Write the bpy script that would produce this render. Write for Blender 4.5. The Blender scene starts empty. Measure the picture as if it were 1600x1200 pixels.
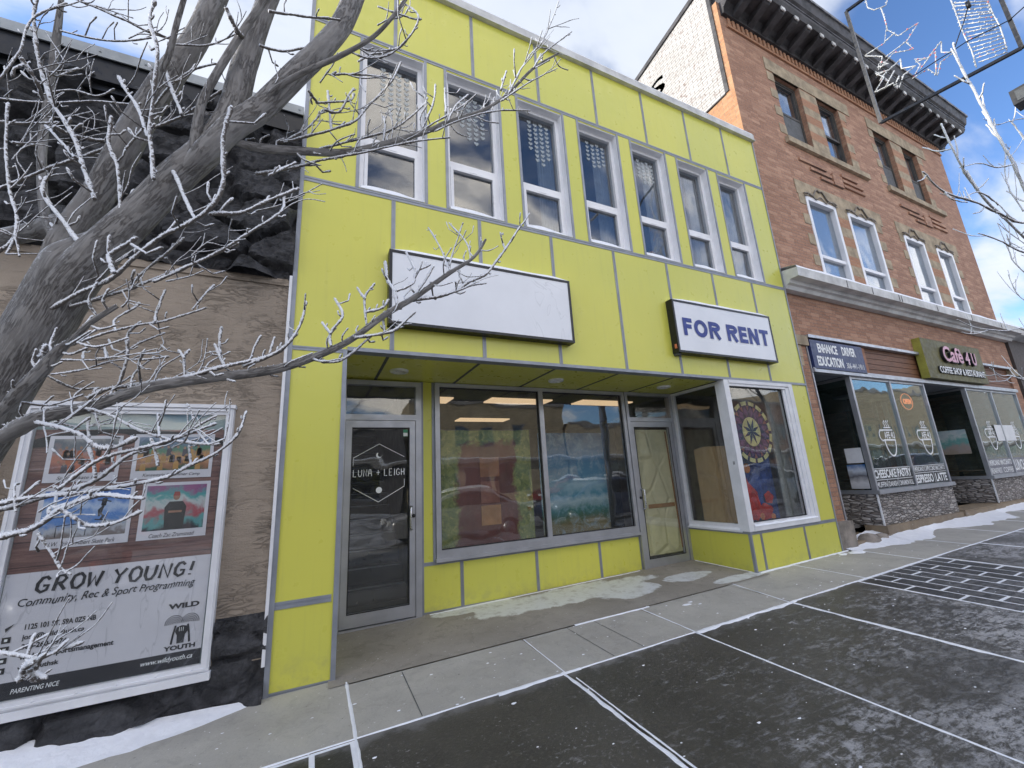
import bpy, bmesh, math, random
from mathutils import Vector, Matrix, noise
random.seed(7)
PI = math.pi
S = bpy.context.scene
COL = S.collection
# ------------------------------------------------------------------ camera
cam = bpy.data.objects.new('camera', bpy.data.cameras.new('camera')); COL.objects.link(cam)
cam.data.sensor_width = 36; cam.data.lens = 36 * 645.69 / 1600
cam.data.clip_start = .02; cam.data.clip_end = 2000
_y, _p, _r = 0.450450257, 0.229742236, -0.056617007
fw = Vector((math.sin(_y)*math.cos(_p), math.cos(_y)*math.cos(_p), math.sin(_p)))
rt = Vector((math.cos(_y), -math.sin(_y), 0)); up = rt.cross(fw)
r2 = rt*math.cos(_r) + up*math.sin(_r); u2 = -rt*math.sin(_r) + up*math.cos(_r)
cam.matrix_world = Matrix.Translation((0, 0, 1.45)) @ Matrix((r2, u2, -fw)).transposed().to_4x4()
S.camera = cam
CP = Vector((0, 0, 1.45)); FPX = 645.69
def at(px, py, d):                      # a point seen in direction (px, py), d metres in front of the lens
    c = ((px-800)/FPX, -(py-600)/FPX)
    return CP + (r2*c[0] + u2*c[1] + fw) * d
def on_plane(px, py, n, c):
    r = at(px, py, 1) - CP
    return CP + r * ((c - n.dot(CP)) / r.dot(n))
# ------------------------------------------------------------------ sky, sun, exposure
SUN_EL, SUN_AZ = math.radians(24), math.radians(-62)      # azimuth from +Y, negative = to the left
W = bpy.data.worlds.new('World'); S.world = W; W.use_nodes = True
wn = W.node_tree; wn.nodes.clear()
def NN(nt, t, **kw):
    n = nt.nodes.new(t)
    for k, v in kw.items():
        if k.startswith('_'): setattr(n, k[1:], v)
        else:
            key = int(k[1:]) if k[0] == 'i' and k[1:].isdigit() else k.replace('_', ' ')
            s = n.inputs[key]
            if isinstance(v, bpy.types.NodeSocket): nt.links.new(v, s)
            else: s.default_value = v
    return n
sky = NN(wn, 'ShaderNodeTexSky', _sky_type='NISHITA', _sun_disc=False, _sun_elevation=SUN_EL,
         _sun_rotation=SUN_AZ, _air_density=1.0, _dust_density=.6, _ozone_density=2.2)
tc = NN(wn, 'ShaderNodeTexCoord')
sp = NN(wn, 'ShaderNodeSeparateXYZ', Vector=tc.outputs['Generated'])
zz = NN(wn, 'ShaderNodeMath', _operation='MAXIMUM', i0=sp.outputs[2], i1=0.0)
za = NN(wn, 'ShaderNodeMath', _operation='ADD', i0=zz.outputs[0], i1=.25)
dx = NN(wn, 'ShaderNodeMath', _operation='DIVIDE', i0=sp.outputs[0], i1=za.outputs[0])
dy = NN(wn, 'ShaderNodeMath', _operation='DIVIDE', i0=sp.outputs[1], i1=za.outputs[0])
cv = NN(wn, 'ShaderNodeCombineXYZ', X=dx.outputs[0], Y=dy.outputs[0], Z=0.7)
mp = NN(wn, 'ShaderNodeMapping', Vector=cv.outputs[0], Scale=(1.0, 1.9, 1), Rotation=(0, 0, .55), Location=(.35, .1, 0))
n1 = NN(wn, 'ShaderNodeTexNoise', Vector=mp.outputs[0], Scale=1.5, Detail=7, Roughness=.52, Distortion=.35)
cr = NN(wn, 'ShaderNodeMapRange', Value=n1.outputs['Fac'], From_Min=.43, From_Max=.60, _interpolation_type='SMOOTHSTEP')
n2 = NN(wn, 'ShaderNodeTexNoise', Vector=mp.outputs[0], Scale=3.5, Detail=5, Roughness=.5)
cc0 = NN(wn, 'ShaderNodeMix', _data_type='RGBA', i0=n2.outputs['Fac'], i6=(3.3, 3.7, 4.5, 1), i7=(5.0, 5.2, 5.5, 1))
fl = NN(wn, 'ShaderNodeMapRange', Value=sp.outputs[1], From_Min=.25, From_Max=-.7, To_Min=1., To_Max=3.3, _interpolation_type='SMOOTHSTEP')   # extra cloud brightness added behind the camera to lift the shaded facade
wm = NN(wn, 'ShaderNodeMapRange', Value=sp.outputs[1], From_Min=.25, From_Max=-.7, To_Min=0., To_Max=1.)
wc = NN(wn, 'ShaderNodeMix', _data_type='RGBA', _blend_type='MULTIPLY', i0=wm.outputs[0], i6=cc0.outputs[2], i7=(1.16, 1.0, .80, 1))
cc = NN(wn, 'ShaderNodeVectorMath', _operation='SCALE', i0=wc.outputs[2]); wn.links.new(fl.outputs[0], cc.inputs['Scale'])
cf = NN(wn, 'ShaderNodeMath', _operation='MULTIPLY', i0=cr.outputs[0], i1=.93)
skc = NN(wn, 'ShaderNodeMix', _data_type='RGBA', _blend_type='MULTIPLY', i0=1., i6=sky.outputs[0], i7=(.78, .95, 1.2, 1))
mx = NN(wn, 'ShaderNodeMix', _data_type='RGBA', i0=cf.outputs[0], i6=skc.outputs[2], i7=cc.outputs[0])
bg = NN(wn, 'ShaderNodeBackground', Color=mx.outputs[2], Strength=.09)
wo = NN(wn, 'ShaderNodeOutputWorld', Surface=bg.outputs[0])
sl = bpy.data.lights.new('sun', 'SUN'); sl.energy = 2.0; sl.angle = math.radians(1.2); sl.color = (1, .93, .82)
so = bpy.data.objects.new('sun', sl); COL.objects.link(so)
sd = Vector((math.sin(SUN_AZ)*math.cos(SUN_EL), math.cos(SUN_AZ)*math.cos(SUN_EL), math.sin(SUN_EL)))
so.rotation_euler = sd.to_track_quat('Z', 'Y').to_euler()
S.view_settings.view_transform = 'Standard'; S.view_settings.look = 'None'
S.view_settings.exposure = 1.27; S.view_settings.gamma = 1
S.cycles.use_denoising = True
S.cycles.max_bounces = 8; S.cycles.transparent_max_bounces = 16
S.cycles.sample_clamp_indirect = 4
S.cycles.caustics_reflective = False; S.cycles.caustics_refractive = False

# ------------------------------------------------------------------ mesh helpers
class MB:
    def __init__(s): s.v = []; s.f = []; s.sm = []
    def add(s, vs, fs, smooth=False):
        b = len(s.v); s.v += [tuple(v) for v in vs]; s.f += [tuple(b+i for i in f) for f in fs]; s.sm += [smooth]*len(fs); return s
    def box(s, x0, x1, y0, y1, z0, z1):
        if x1 < x0: x0, x1 = x1, x0
        if y1 < y0: y0, y1 = y1, y0
        if z1 < z0: z0, z1 = z1, z0
        v = [(x0,y0,z0),(x1,y0,z0),(x1,y1,z0),(x0,y1,z0),(x0,y0,z1),(x1,y0,z1),(x1,y1,z1),(x0,y1,z1)]
        return s.add(v, [(0,3,2,1),(4,5,6,7),(0,1,5,4),(1,2,6,5),(2,3,7,6),(3,0,4,7)])
    def hexa(s, b, t):                   # bottom quad, top quad (ccw from above)
        return s.add(list(b)+list(t), [(3,2,1,0),(4,5,6,7),(0,1,5,4),(1,2,6,5),(2,3,7,6),(3,0,4,7)])
    def frame(s, x0, x1, z0, z1, w, y0, y1, wb=None, wt=None):   # rectangular ring in an XZ plane
        wb = w if wb is None else wb; wt = w if wt is None else wt
        s.box(x0, x0+w, y0, y1, z0, z1); s.box(x1-w, x1, y0, y1, z0, z1)
        s.box(x0+w, x1-w, y0, y1, z0, z0+wb); s.box(x0+w, x1-w, y0, y1, z1-wt, z1); return s
    def tube(s, pts, rad, n=8, cap=True, jit=0., smooth=True):
        pts = [Vector(p) for p in pts]; m = len(pts)
        if not hasattr(rad, '__len__'): rad = [rad]*m
        nrm = None; rings = []
        for i in range(m):
            t = (pts[min(i+1, m-1)] - pts[max(i-1, 0)])
            if t.length < 1e-9: t = Vector((0,0,1))
            t.normalize()
            if nrm is None:
                nrm = t.orthogonal().normalized()
            else:
                nrm = (nrm - t*nrm.dot(t))
                nrm = nrm.normalized() if nrm.length > 1e-6 else t.orthogonal().normalized()
            bi = t.cross(nrm)
            ring = []
            for k in range(n):
                a = 2*PI*k/n
                r = rad[i]*(1+(random.uniform(-jit, jit) if jit else 0))
                ring.append(pts[i] + (nrm*math.cos(a)+bi*math.sin(a))*r)
            rings.append(ring)
        vs = [v for r in rings for v in r]
        fs = [(i*n+k, i*n+(k+1) % n, (i+1)*n+(k+1) % n, (i+1)*n+k) for i in range(m-1) for k in range(n)]
        if cap: fs += [tuple(range(n-1, -1, -1)), tuple((m-1)*n+k for k in range(n))]
        return s.add(vs, fs, smooth)
    def disc(s, c, rx, rz, y0, y1, n=24):   # disc facing -y with thickness
        a = [(c[0]+rx*math.cos(2*PI*k/n), y0, c[1]+rz*math.sin(2*PI*k/n)) for k in range(n)]
        b = [(p[0], y1, p[2]) for p in a]
        return s.add(a+b, [tuple(range(n)), tuple(range(2*n-1, n-1, -1))]+[(k, k+n, (k+1) % n+n, (k+1) % n) for k in range(n)])
    def poly(s, pts, y0, y1):            # polygon in XZ (ccw seen from -y), extruded
        n = len(pts)
        a = [(p[0], y0, p[1]) for p in pts]; b = [(p[0], y1, p[1]) for p in pts]
        return s.add(a+b, [tuple(range(n)), tuple(range(2*n-1, n-1, -1))]+[(k, k+n, (k+1) % n+n, (k+1) % n) for k in range(n)])
    def prism(s, prof, x0, x1):          # profile in (y, z) extruded along x
        n = len(prof)
        a = [(x0, p[0], p[1]) for p in prof]; b = [(x1, p[0], p[1]) for p in prof]
        s.add(a+b, [tuple(range(n-1, -1, -1)), tuple(range(n, 2*n))]+[(k, (k+1) % n, (k+1) % n+n, k+n) for k in range(n)]); return s
    def build(s, name, m, parent=None, fix=False):
        me = bpy.data.meshes.new(name); me.from_pydata(s.v, [], s.f)
        me.polygons.foreach_set('use_smooth', s.sm)
        if fix:
            bm = bmesh.new(); bm.from_mesh(me); bmesh.ops.recalc_face_normals(bm, faces=bm.faces); bm.to_mesh(me); bm.free()
        me.update()
        o = bpy.data.objects.new(name, me); COL.objects.link(o)
        if m: me.materials.append(m)
        if parent: adopt(o, parent)
        return o
def wloc(o):
    v = Vector(o.location)
    while o.parent: o = o.parent; v += o.location
    return v
def adopt(o, parent):
    o.parent = parent; o.location = -wloc(parent)
def tag(o, label=None, cat=None, group=None, kind=None):
    if label: o['label'] = label
    if cat: o['category'] = cat
    if group: o['group'] = group
    if kind: o['kind'] = kind
    return o
def thing(name, label, cat, loc=(0,0,0), group=None):
    o = bpy.data.objects.new(name, None); COL.objects.link(o); o.location = loc; o.empty_display_size = .2
    return tag(o, label, cat, group)
def wall_holes(mb, x0, x1, z0, z1, yf, yb, holes, xs=(), zs=()):
    """wall slab whose front is at yf, back at yb, with rectangular holes (x0,x1,z0,z1)"""
    X = sorted(set([x0, x1]+[h[0] for h in holes]+[h[1] for h in holes]+list(xs)))
    Z = sorted(set([z0, z1]+[h[2] for h in holes]+[h[3] for h in holes]+list(zs)))
    X = [x for x in X if x0 <= x <= x1]; Z = [z for z in Z if z0 <= z <= z1]
    def solid(i, j):
        if i < 0 or j < 0 or i >= len(X)-1 or j >= len(Z)-1: return False
        cx, cz = (X[i]+X[i+1])/2, (Z[j]+Z[j+1])/2
        return not any(h[0] < cx < h[1] and h[2] < cz < h[3] for h in holes)
    for i in range(len(X)-1):
        for j in range(len(Z)-1):
            if not solid(i, j): continue
            a, b, c, d = X[i], X[i+1], Z[j], Z[j+1]
            mb.add([(a,yf,c),(b,yf,c),(b,yf,d),(a,yf,d)], [(0,1,2,3)])
            mb.add([(a,yb,c),(b,yb,c),(b,yb,d),(a,yb,d)], [(3,2,1,0)])
            if not solid(i-1, j): mb.add([(a,yf,c),(a,yf,d),(a,yb,d),(a,yb,c)], [(0,1,2,3)])
            if not solid(i+1, j): mb.add([(b,yf,c),(b,yb,c),(b,yb,d),(b,yf,d)], [(0,1,2,3)])
            if not solid(i, j-1): mb.add([(a,yf,c),(a,yb,c),(b,yb,c),(b,yf,c)], [(0,1,2,3)])
            if not solid(i, j+1): mb.add([(a,yf,d),(b,yf,d),(b,yb,d),(a,yb,d)], [(0,1,2,3)])
    return mb
def text_mesh(txt, x0, x1, z0, z1, y, thick=.003, bold=0., shear=0., fitx=True, jit=0., rotz=0.):
    cu = bpy.data.curves.new('t', 'FONT'); cu.body = txt; cu.size = 1; cu.offset = bold; cu.shear = shear
    cu.extrude = .01; cu.resolution_u = 4
    ob = bpy.data.objects.new('t', cu); COL.objects.link(ob)
    dg = bpy.context.evaluated_depsgraph_get(); dg.update()
    me = bpy.data.meshes.new_from_object(ob.evaluated_get(dg))
    vs = [v.co.copy() for v in me.vertices]; fs = [tuple(p.vertices) for p in me.polygons]
    bpy.data.objects.remove(ob); bpy.data.curves.remove(cu); bpy.data.meshes.remove(me)
    ax, bx = min(v.x for v in vs), max(v.x for v in vs); ay, by = min(v.y for v in vs), max(v.y for v in vs)
    sx = (x1-x0)/(bx-ax); sz = (z1-z0)/(by-ay)
    mb = MB()
    out = []
    for v in vs:
        u, w = x0+(v.x-ax)*sx, z0+(v.y-ay)*sz
        if jit: w += jit*math.sin(v.x*3.1+1.3)+jit*.6*math.sin(v.x*7.7)
        out.append((u, y - (thick if v.z > 0 else 0), w))
    mb.add(out, fs); return mb
STROKE = {'G':[[(.85,.8),(.6,1),(.3,.95),(.08,.6),(.12,.2),(.45,0),(.8,.12),(.86,.42),(.5,.42)]],
 'R':[[(.1,0),(.15,.98),(.6,1),(.8,.78),(.6,.52),(.15,.46)],[(.4,.48),(.9,0)]],
 'O':[[(.5,1),(.15,.85),(.05,.45),(.25,.05),(.6,0),(.92,.3),(.9,.75),(.6,1),(.5,1)]],
 'W':[[(0,1),(.22,0),(.5,.7),(.75,0),(1,1)]],'Y':[[(0,1),(.45,.5),(.9,1)],[(.45,.5),(.35,0)]],
 'U':[[(.08,1),(.08,.3),(.3,0),(.65,.03),(.85,.35),(.88,1)]],'N':[[(.08,0),(.12,1),(.8,0),(.88,1)]],
 '!':[[(.3,1),(.22,.32)],[(.2,.08),(.2,.0)]],'L':[[(.1,1),(.1,0),(.75,0)]],
 'A':[[(.0,0),(.25,1),(.6,1),(.85,0)],[(.12,.45),(.75,.45)]],'+':[[(.1,.5),(.9,.5)],[(.5,.15),(.5,.85)]],
 'E':[[(.75,1),(.1,1),(.1,0),(.75,0)],[(.1,.5),(.6,.5)]],'I':[[(.2,0),(.2,1)]],
 'H':[[(.1,0),(.1,1)],[(.1,.62),(.5,.45),(.8,.6)],[(.82,0),(.82,1)]],' ':[]}
STW = {'!':.5,'I':.4,' ':.5}
def stroke_text(txt, x0, x1, z0, z1, y, r, slant=0., up_=0.):
    tot = sum(STW.get(c, 1.)+.22 for c in txt)-.22
    k = (x1-x0)/tot; x = x0; mb = MB()
    for c in txt:
        for st in STROKE[c]:
            pts = [(x+(p[0]+slant*p[1])*k, y, z0+p[1]*(z1-z0)+up_*(x-x0)) for p in st]
            mb.tube(pts, r, 6)
        x += (STW.get(c, 1.)+.22)*k
    mb.v = [(v[0], y+(v[1]-y)*.25, v[2]) for v in mb.v]
    return mb
# ------------------------------------------------------------------ material helpers
def newmat(name):
    m = bpy.data.materials.new(name); m.use_nodes = True; nt = m.node_tree; nt.nodes.clear(); return m, nt
def finish(m, nt, col, rough=.5, metal=0., bump=None, bdist=.01, bstr=.6, spec=.5, emis=None, es=0., coat=0.):
    p = NN(nt, 'ShaderNodeBsdfPrincipled')
    def st(k, v):
        if isinstance(v, bpy.types.NodeSocket): nt.links.new(v, p.inputs[k])
        elif v is not None: p.inputs[k].default_value = v
    if isinstance(col, (tuple, list)) and len(col) == 3: col = (*col, 1)
    st('Base Color', col); st('Roughness', rough); st('Metallic', metal); st('Specular IOR Level', spec); st('Coat Weight', coat)
    if emis: st('Emission Color', (*emis, 1)); st('Emission Strength', es)
    if bump is not None:
        b = NN(nt, 'ShaderNodeBump', Height=bump, Distance=bdist, Strength=bstr); nt.links.new(b.outputs[0], p.inputs['Normal'])
    o = NN(nt, 'ShaderNodeOutputMaterial', Surface=p.outputs[0]); return m
def pos(nt): return NN(nt, 'ShaderNodeNewGeometry').outputs['Position']
def nz(nt, vec, scale, det=4, rough=.55, dist=0., sc=None, loc=(0,0,0)):
    if sc or loc != (0,0,0): vec = NN(nt, 'ShaderNodeMapping', Vector=vec, Scale=sc or (1,1,1), Location=loc).outputs[0]
    return NN(nt, 'ShaderNodeTexNoise', Vector=vec, Scale=scale, Detail=det, Roughness=rough, Distortion=dist).outputs['Fac']
def mr(nt, v, a, b, c=0., d=1., smooth=True):
    return NN(nt, 'ShaderNodeMapRange', Value=v, From_Min=a, From_Max=b, To_Min=c, To_Max=d, _interpolation_type='SMOOTHSTEP' if smooth else 'LINEAR').outputs[0]
def mixc(nt, f, a, b, mode='MIX'):
    if isinstance(a, tuple) and len(a) == 3: a = (*a, 1)
    if isinstance(b, tuple) and len(b) == 3: b = (*b, 1)
    return NN(nt, 'ShaderNodeMix', _data_type='RGBA', _blend_type=mode, i0=f, i6=a, i7=b).outputs[2]
def mth(nt, op, a, b=0., c=0.):
    return NN(nt, 'ShaderNodeMath', _operation=op, i0=a, i1=b, i2=c).outputs[0]
def simple(name, col, rough=.5, metal=0., var=.12, scale=6., bump=0., bscale=40., spec=.5, coat=0.):
    m, nt = newmat(name); P = pos(nt)
    n = nz(nt, P, scale, 5, .6)
    c2 = tuple(max(0, c*(1-var*1.6)) for c in col); c1 = tuple(min(1, c*(1+var)) for c in col)
    c = mixc(nt, mr(nt, n, .3, .7), c1, c2)
    r = mr(nt, nz(nt, P, scale*3, 3), .3, .7, max(0, rough-.08), min(1, rough+.1))
    b = nz(nt, P, bscale, 4) if bump else None
    return finish(m, nt, c, r, metal, b, bump, .8, spec, coat=coat)
M = {}
M['alu'] = simple('aluminium', (.42,.43,.46), .38, .6, .08, 3, .0005, 200)
M['trim'] = simple('trim_grey', (.26,.28,.32), .42, .25, .1, 4)
M['groove'] = simple('groove_dark', (.07,.08,.09), .6)
M['white_trim'] = simple('white_trim', (.72,.73,.76), .4, 0, .05, 5)
M['vinyl'] = simple('white_vinyl', (.8,.8,.82), .35, 0, .03, 5)
M['dark'] = simple('dark_metal', (.012,.013,.016), .35, .2, .2)
M['black'] = simple('black_paint', (.01,.01,.012), .45)
M['snow'] = simple('snow', (.86,.88,.93), .55, 0, .03, 12, .01, 30)
M['steel'] = simple('steel', (.6,.6,.62), .25, .95, .05)
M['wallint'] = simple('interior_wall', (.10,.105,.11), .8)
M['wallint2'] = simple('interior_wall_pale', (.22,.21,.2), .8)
M['curtain'] = simple('curtain_fabric', (.42,.42,.4), .9, 0, .1, 10)
M['blind'] = simple('window_blind', (.66,.69,.72), .6, 0, .06, 3)
M['redpaint'] = simple('red_paint', (.55,.03,.02), .5, 0, .25, 9)
M['bluecloth'] = simple('blue_cloth', (.035,.07,.26), .8, 0, .3, 9)
M['navy'] = simple('navy', (.02,.02,.07), .7)
M['cream'] = simple('cream_paint', (.66,.6,.28), .7, 0, .2, 14)
M['purple'] = simple('purple_paint', (.14,.06,.16), .7, 0, .35, 20)
M['orange'] = simple('orange_paint', (.62,.2,.05), .6, 0, .2, 12)
M['white'] = simple('white_print', (.8,.8,.8), .6, 0, .04)
M['decal'] = simple('white_decal', (.85,.87,.88), .6, 0, .04)
M['textblue'] = simple('sign_blue', (.02,.04,.23), .45, 0, .1)
M['ink'] = simple('black_ink', (.012,.012,.014), .6)
M['pink'] = simple('pink_letter', (.62,.33,.42), .45)

def glass(name, tint=(.86,.9,.9), f0=.045, dirt=.02):
    m, nt = newmat(name)
    P = pos(nt); ge = NN(nt, 'ShaderNodeNewGeometry')
    wob = nz(nt, P, 1.1, 2)
    b = NN(nt, 'ShaderNodeBump', Height=wob, Distance=.015, Strength=.5)
    dp = NN(nt, 'ShaderNodeVectorMath', _operation='DOT_PRODUCT', i0=ge.outputs['Normal'], i1=ge.outputs['Incoming'])
    c = mth(nt, 'SUBTRACT', 1., mth(nt, 'ABSOLUTE', dp.outputs['Value']))
    f = mth(nt, 'ADD', mth(nt, 'MULTIPLY', mth(nt, 'POWER', c, 5.), 1-f0), f0)      # Schlick, the same from both sides
    t = NN(nt, 'ShaderNodeBsdfTransparent', Color=(*tint, 1))
    g = NN(nt, 'ShaderNodeBsdfGlossy', Color=(1,1,1,1), Roughness=.015, Normal=b.outputs[0])
    s = NN(nt, 'ShaderNodeMixShader', i0=f, i1=t.outputs[0], i2=g.outputs[0])
    d = NN(nt, 'ShaderNodeBsdfDiffuse', Color=(.6,.62,.65,1))
    dm = mr(nt, nz(nt, P, 3.5, 5, .65), .35, .75, dirt*.3, dirt)
    s2 = NN(nt, 'ShaderNodeMixShader', i0=dm, i1=s.outputs[0], i2=d.outputs[0])
    NN(nt, 'ShaderNodeOutputMaterial', Surface=s2.outputs[0]); return m
M['glass'] = glass('shop_glass', (.9,.92,.91), .06, .03)
M['glass_up'] = glass('window_glass', (.74,.78,.82), .10, .03)
M['glass_cafe'] = glass('cafe_glass', (.82,.9,.88), .09, .03)

# yellow composite panels
def yellow(name, k=1.):
    m, nt = newmat(name); P = pos(nt)
    n = nz(nt, P, .7, 3, .5)
    c = mixc(nt, mr(nt, n, .3, .7), (.62*k,.60*k,.095*k), (.57*k,.57*k,.10*k))
    st = mr(nt, nz(nt, P, 5, 5, .6, 0., (4, 4, .22)), .5, .75, 0, .14)       # faint run-off streaks
    c = mixc(nt, st, c, (.36,.35,.12))
    s_ = NN(nt, 'ShaderNodeSeparateXYZ', Vector=P); c = mixc(nt, mth(nt, 'MULTIPLY', mr(nt, s_.outputs[2], .35, .0, 0, .5), mr(nt, nz(nt, P, 9, 6, .7), .4, .7)), c, (.33,.32,.14))      # splashed dirt near the ground
    return finish(m, nt, c, mr(nt, nz(nt, P, 9, 3), .3, .7, .27, .4), 0, nz(nt, P, 1.3, 3), .022, .7)
M['yellow'] = yellow('yellow_panel')

def brick(name, c1, c2, c3, mortar, bw=.21, bh=.066, side=False, var=.6, mscale=.05):
    m, nt = newmat(name); P = pos(nt); s = NN(nt, 'ShaderNodeSeparateXYZ', Vector=P)
    v = NN(nt, 'ShaderNodeCombineXYZ', X=s.outputs[1 if side else 0], Y=s.outputs[2], Z=0).outputs[0]
    if not side:
        v2 = mth(nt, 'ADD', s.outputs[0], s.outputs[1]); v = NN(nt, 'ShaderNodeCombineXYZ', X=v2, Y=s.outputs[2], Z=0).outputs[0]
    b = NN(nt, 'ShaderNodeTexBrick', Vector=v, Color1=(*c1,1), Color2=(*c2,1), Mortar=(*mortar,1), Scale=1., Mortar_Size=.006, Mortar_Smooth=.3, Bias=0., Brick_Width=bw, Row_Height=bh)
    # a colour of its own for each brick
    row = mth(nt, 'FLOOR', mth(nt, 'DIVIDE', NN(nt, 'ShaderNodeSeparateXYZ', Vector=v).outputs[1], bh))
    off = mth(nt, 'MULTIPLY', mth(nt, 'MODULO', row, 2.), .5)
    colm = mth(nt, 'FLOOR', mth(nt, 'ADD', mth(nt, 'DIVIDE', NN(nt, 'ShaderNodeSeparateXYZ', Vector=v).outputs[0], bw), off))
    wn_ = NN(nt, 'ShaderNodeTexWhiteNoise', Vector=NN(nt, 'ShaderNodeCombineXYZ', X=colm, Y=row, Z=0).outputs[0])
    wn_.noise_dimensions = '3D'
    c = mixc(nt, mr(nt, wn_.outputs['Value'], .62, 1., 0, var, False), b.outputs['Color'], c3)
    big = mr(nt, nz(nt, P, .5, 5, .6), .35, .7, .0, .35)
    c = mixc(nt, big, c, tuple(x*.7 for x in c1))
    c = mixc(nt, mr(nt, nz(nt, P, 30, 5, .7), .4, .75, 0, .3), c, tuple(min(1, x*1.3) for x in c3))
    h = mth(nt, 'ADD', mth(nt, 'MULTIPLY', b.outputs['Fac'], -1.), mth(nt, 'MULTIPLY', nz(nt, P, 60, 3), .35))
    return finish(m, nt, c, .8, 0, h, .006, .8)
M['brick'] = brick('red_brick', (.38,.20,.125), (.26,.125,.075), (.54,.33,.22), (.17,.13,.11), .24, .07)
M['brick_or'] = brick('orange_brick', (.55,.28,.13), (.44,.2,.09), (.6,.36,.2), (.36,.25,.18), .22, .07, True)
M['brick_or_f'] = brick('orange_brick_front', (.40,.2,.11), (.32,.15,.08), (.48,.27,.16), (.28,.2,.15), .24, .07)
def white_brick():
    m, nt = newmat('white_painted_brick'); P = pos(nt); s = NN(nt, 'ShaderNodeSeparateXYZ', Vector=P)
    v = NN(nt, 'ShaderNodeCombineXYZ', X=s.outputs[1], Y=s.outputs[2], Z=0).outputs[0]
    b = NN(nt, 'ShaderNodeTexBrick', Vector=v, Color1=(.58,.56,.53,1), Color2=(.48,.46,.43,1), Mortar=(.28,.25,.22,1), Scale=1., Mortar_Size=.007, Mortar_Smooth=.5, Brick_Width=.22, Row_Height=.075)
    c = mixc(nt, mr(nt, nz(nt, P, 9, 6, .75), .55, .66, 0, .75), b.outputs['Color'], (.2,.12,.09))
    c = mixc(nt, mr(nt, nz(nt, P, .8, 3), .45, .7, 0, .3), c, (.4,.38,.34))
    return finish(m, nt, c, .8, 0, mth(nt, 'MULTIPLY', b.outputs['Fac'], -1.), .008, .9)
M['wbrick'] = white_brick()
M['stone'] = simple('cream_stone', (.36,.29,.2), .85, 0, .2, 5, .004, 40)
M['stone_grey'] = simple('grey_stone', (.25,.22,.19), .9, 0, .25, 5, .01, 25)
M['cornice'] = simple('dark_cornice', (.045,.042,.045), .6, 0, .45, 3, .003, 30)
M['cornice_lt'] = simple('cornice_edge', (.12,.12,.13), .55, 0, .4, 5)
M['ledge'] = simple('ledge_paint', (.56,.56,.55), .6, 0, .15, 3, .003, 15)
M['oldframe'] = simple('old_window_frame', (.06,.055,.05), .6)
def ledgestone():
    m, nt = newmat('ledgestone'); P = pos(nt)
    v = NN(nt, 'ShaderNodeMapping', Vector=P, Scale=(7, 7, 24)).outputs[0]
    vo = NN(nt, 'ShaderNodeTexVoronoi', Vector=v, Scale=1., Randomness=.9)
    vd = NN(nt, 'ShaderNodeTexVoronoi', _feature='DISTANCE_TO_EDGE', Vector=v, Scale=1., Randomness=.9)
    sh = NN(nt, 'ShaderNodeSeparateColor', Color=vo.outputs['Color']).outputs[0]
    c = mixc(nt, sh, (.19,.165,.15), (.46,.43,.41)); c = mixc(nt, mr(nt, vd.outputs['Distance'], 0, .08, 1, 0), c, (.07,.065,.06))
    h = mth(nt, 'ADD', mr(nt, vd.outputs['Distance'], 0, .2), mth(nt, 'MULTIPLY', sh, .7))
    return finish(m, nt, c, .75, 0, h, .03, .9)
M['ledgestone'] = ledgestone()
def wood(name, a, b, plank=.0, axis=2, rough=.6):
    m, nt = newmat(name); P = pos(nt)
    g = nz(nt, P, 3.5, 8, .65, .6, (1.2, 1.2, 16))
    c = mixc(nt, mr(nt, g, .3, .7), a, b)
    return finish(m, nt, c, rough, 0, g, .003, .6)
M['wood'] = wood('brown_boards', (.22,.095,.045), (.11,.045,.022))
M['woodprint'] = wood('wood_print', (.2,.11,.09), (.085,.045,.04), rough=.35)
def stucco():
    m, nt = newmat('tan_stucco'); P = pos(nt)
    d = nz(nt, P, 5, 3, .5, 0, (1, 1, 1))
    pv = NN(nt, 'ShaderNodeMapping', Vector=P, Scale=(5, 5, 17)).outputs[0]
    n1 = NN(nt, 'ShaderNodeTexNoise', Vector=pv, Scale=1.1, Detail=5, Roughness=.62, Distortion=1.3).outputs['Fac']
    ridge = mth(nt, 'ABSOLUTE', mth(nt, 'SUBTRACT', n1, .5))
    rg = mr(nt, ridge, 0, .05, 1, 0)
    patch = mr(nt, nz(nt, P, 3.2, 4), .42, .6)
    rg = mth(nt, 'MULTIPLY', rg, patch)
    h = mth(nt, 'ADD', mth(nt, 'MULTIPLY', rg, .65), mth(nt, 'ADD', n1, mth(nt, 'MULTIPLY', nz(nt, P, 85, 5, .75), .6)))
    c = mixc(nt, mr(nt, nz(nt, P, 1.1, 5, .6), .3, .7), (.37,.31,.25), (.275,.23,.185))
    c = mixc(nt, mr(nt, nz(nt, P, 14, 5, .7), .5, .8, 0, .25), c, (.16,.12,.09))
    return finish(m, nt, c, .88, 0, h, .014, .9, .3)
M['stucco'] = stucco()
def rockm():
    m, nt = newmat('black_rock'); P = pos(nt)
    c = mixc(nt, mr(nt, nz(nt, P, 7, 7, .7), .35, .72), (.022,.022,.025), (.085,.085,.092))
    h = nz(nt, P, 16, 8, .7, .5)
    return finish(m, nt, c, mr(nt, nz(nt, P, 11, 4), .3, .7, .3, .6), 0, h, .05, 1., .5)
M['rock'] = rockm()
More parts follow.
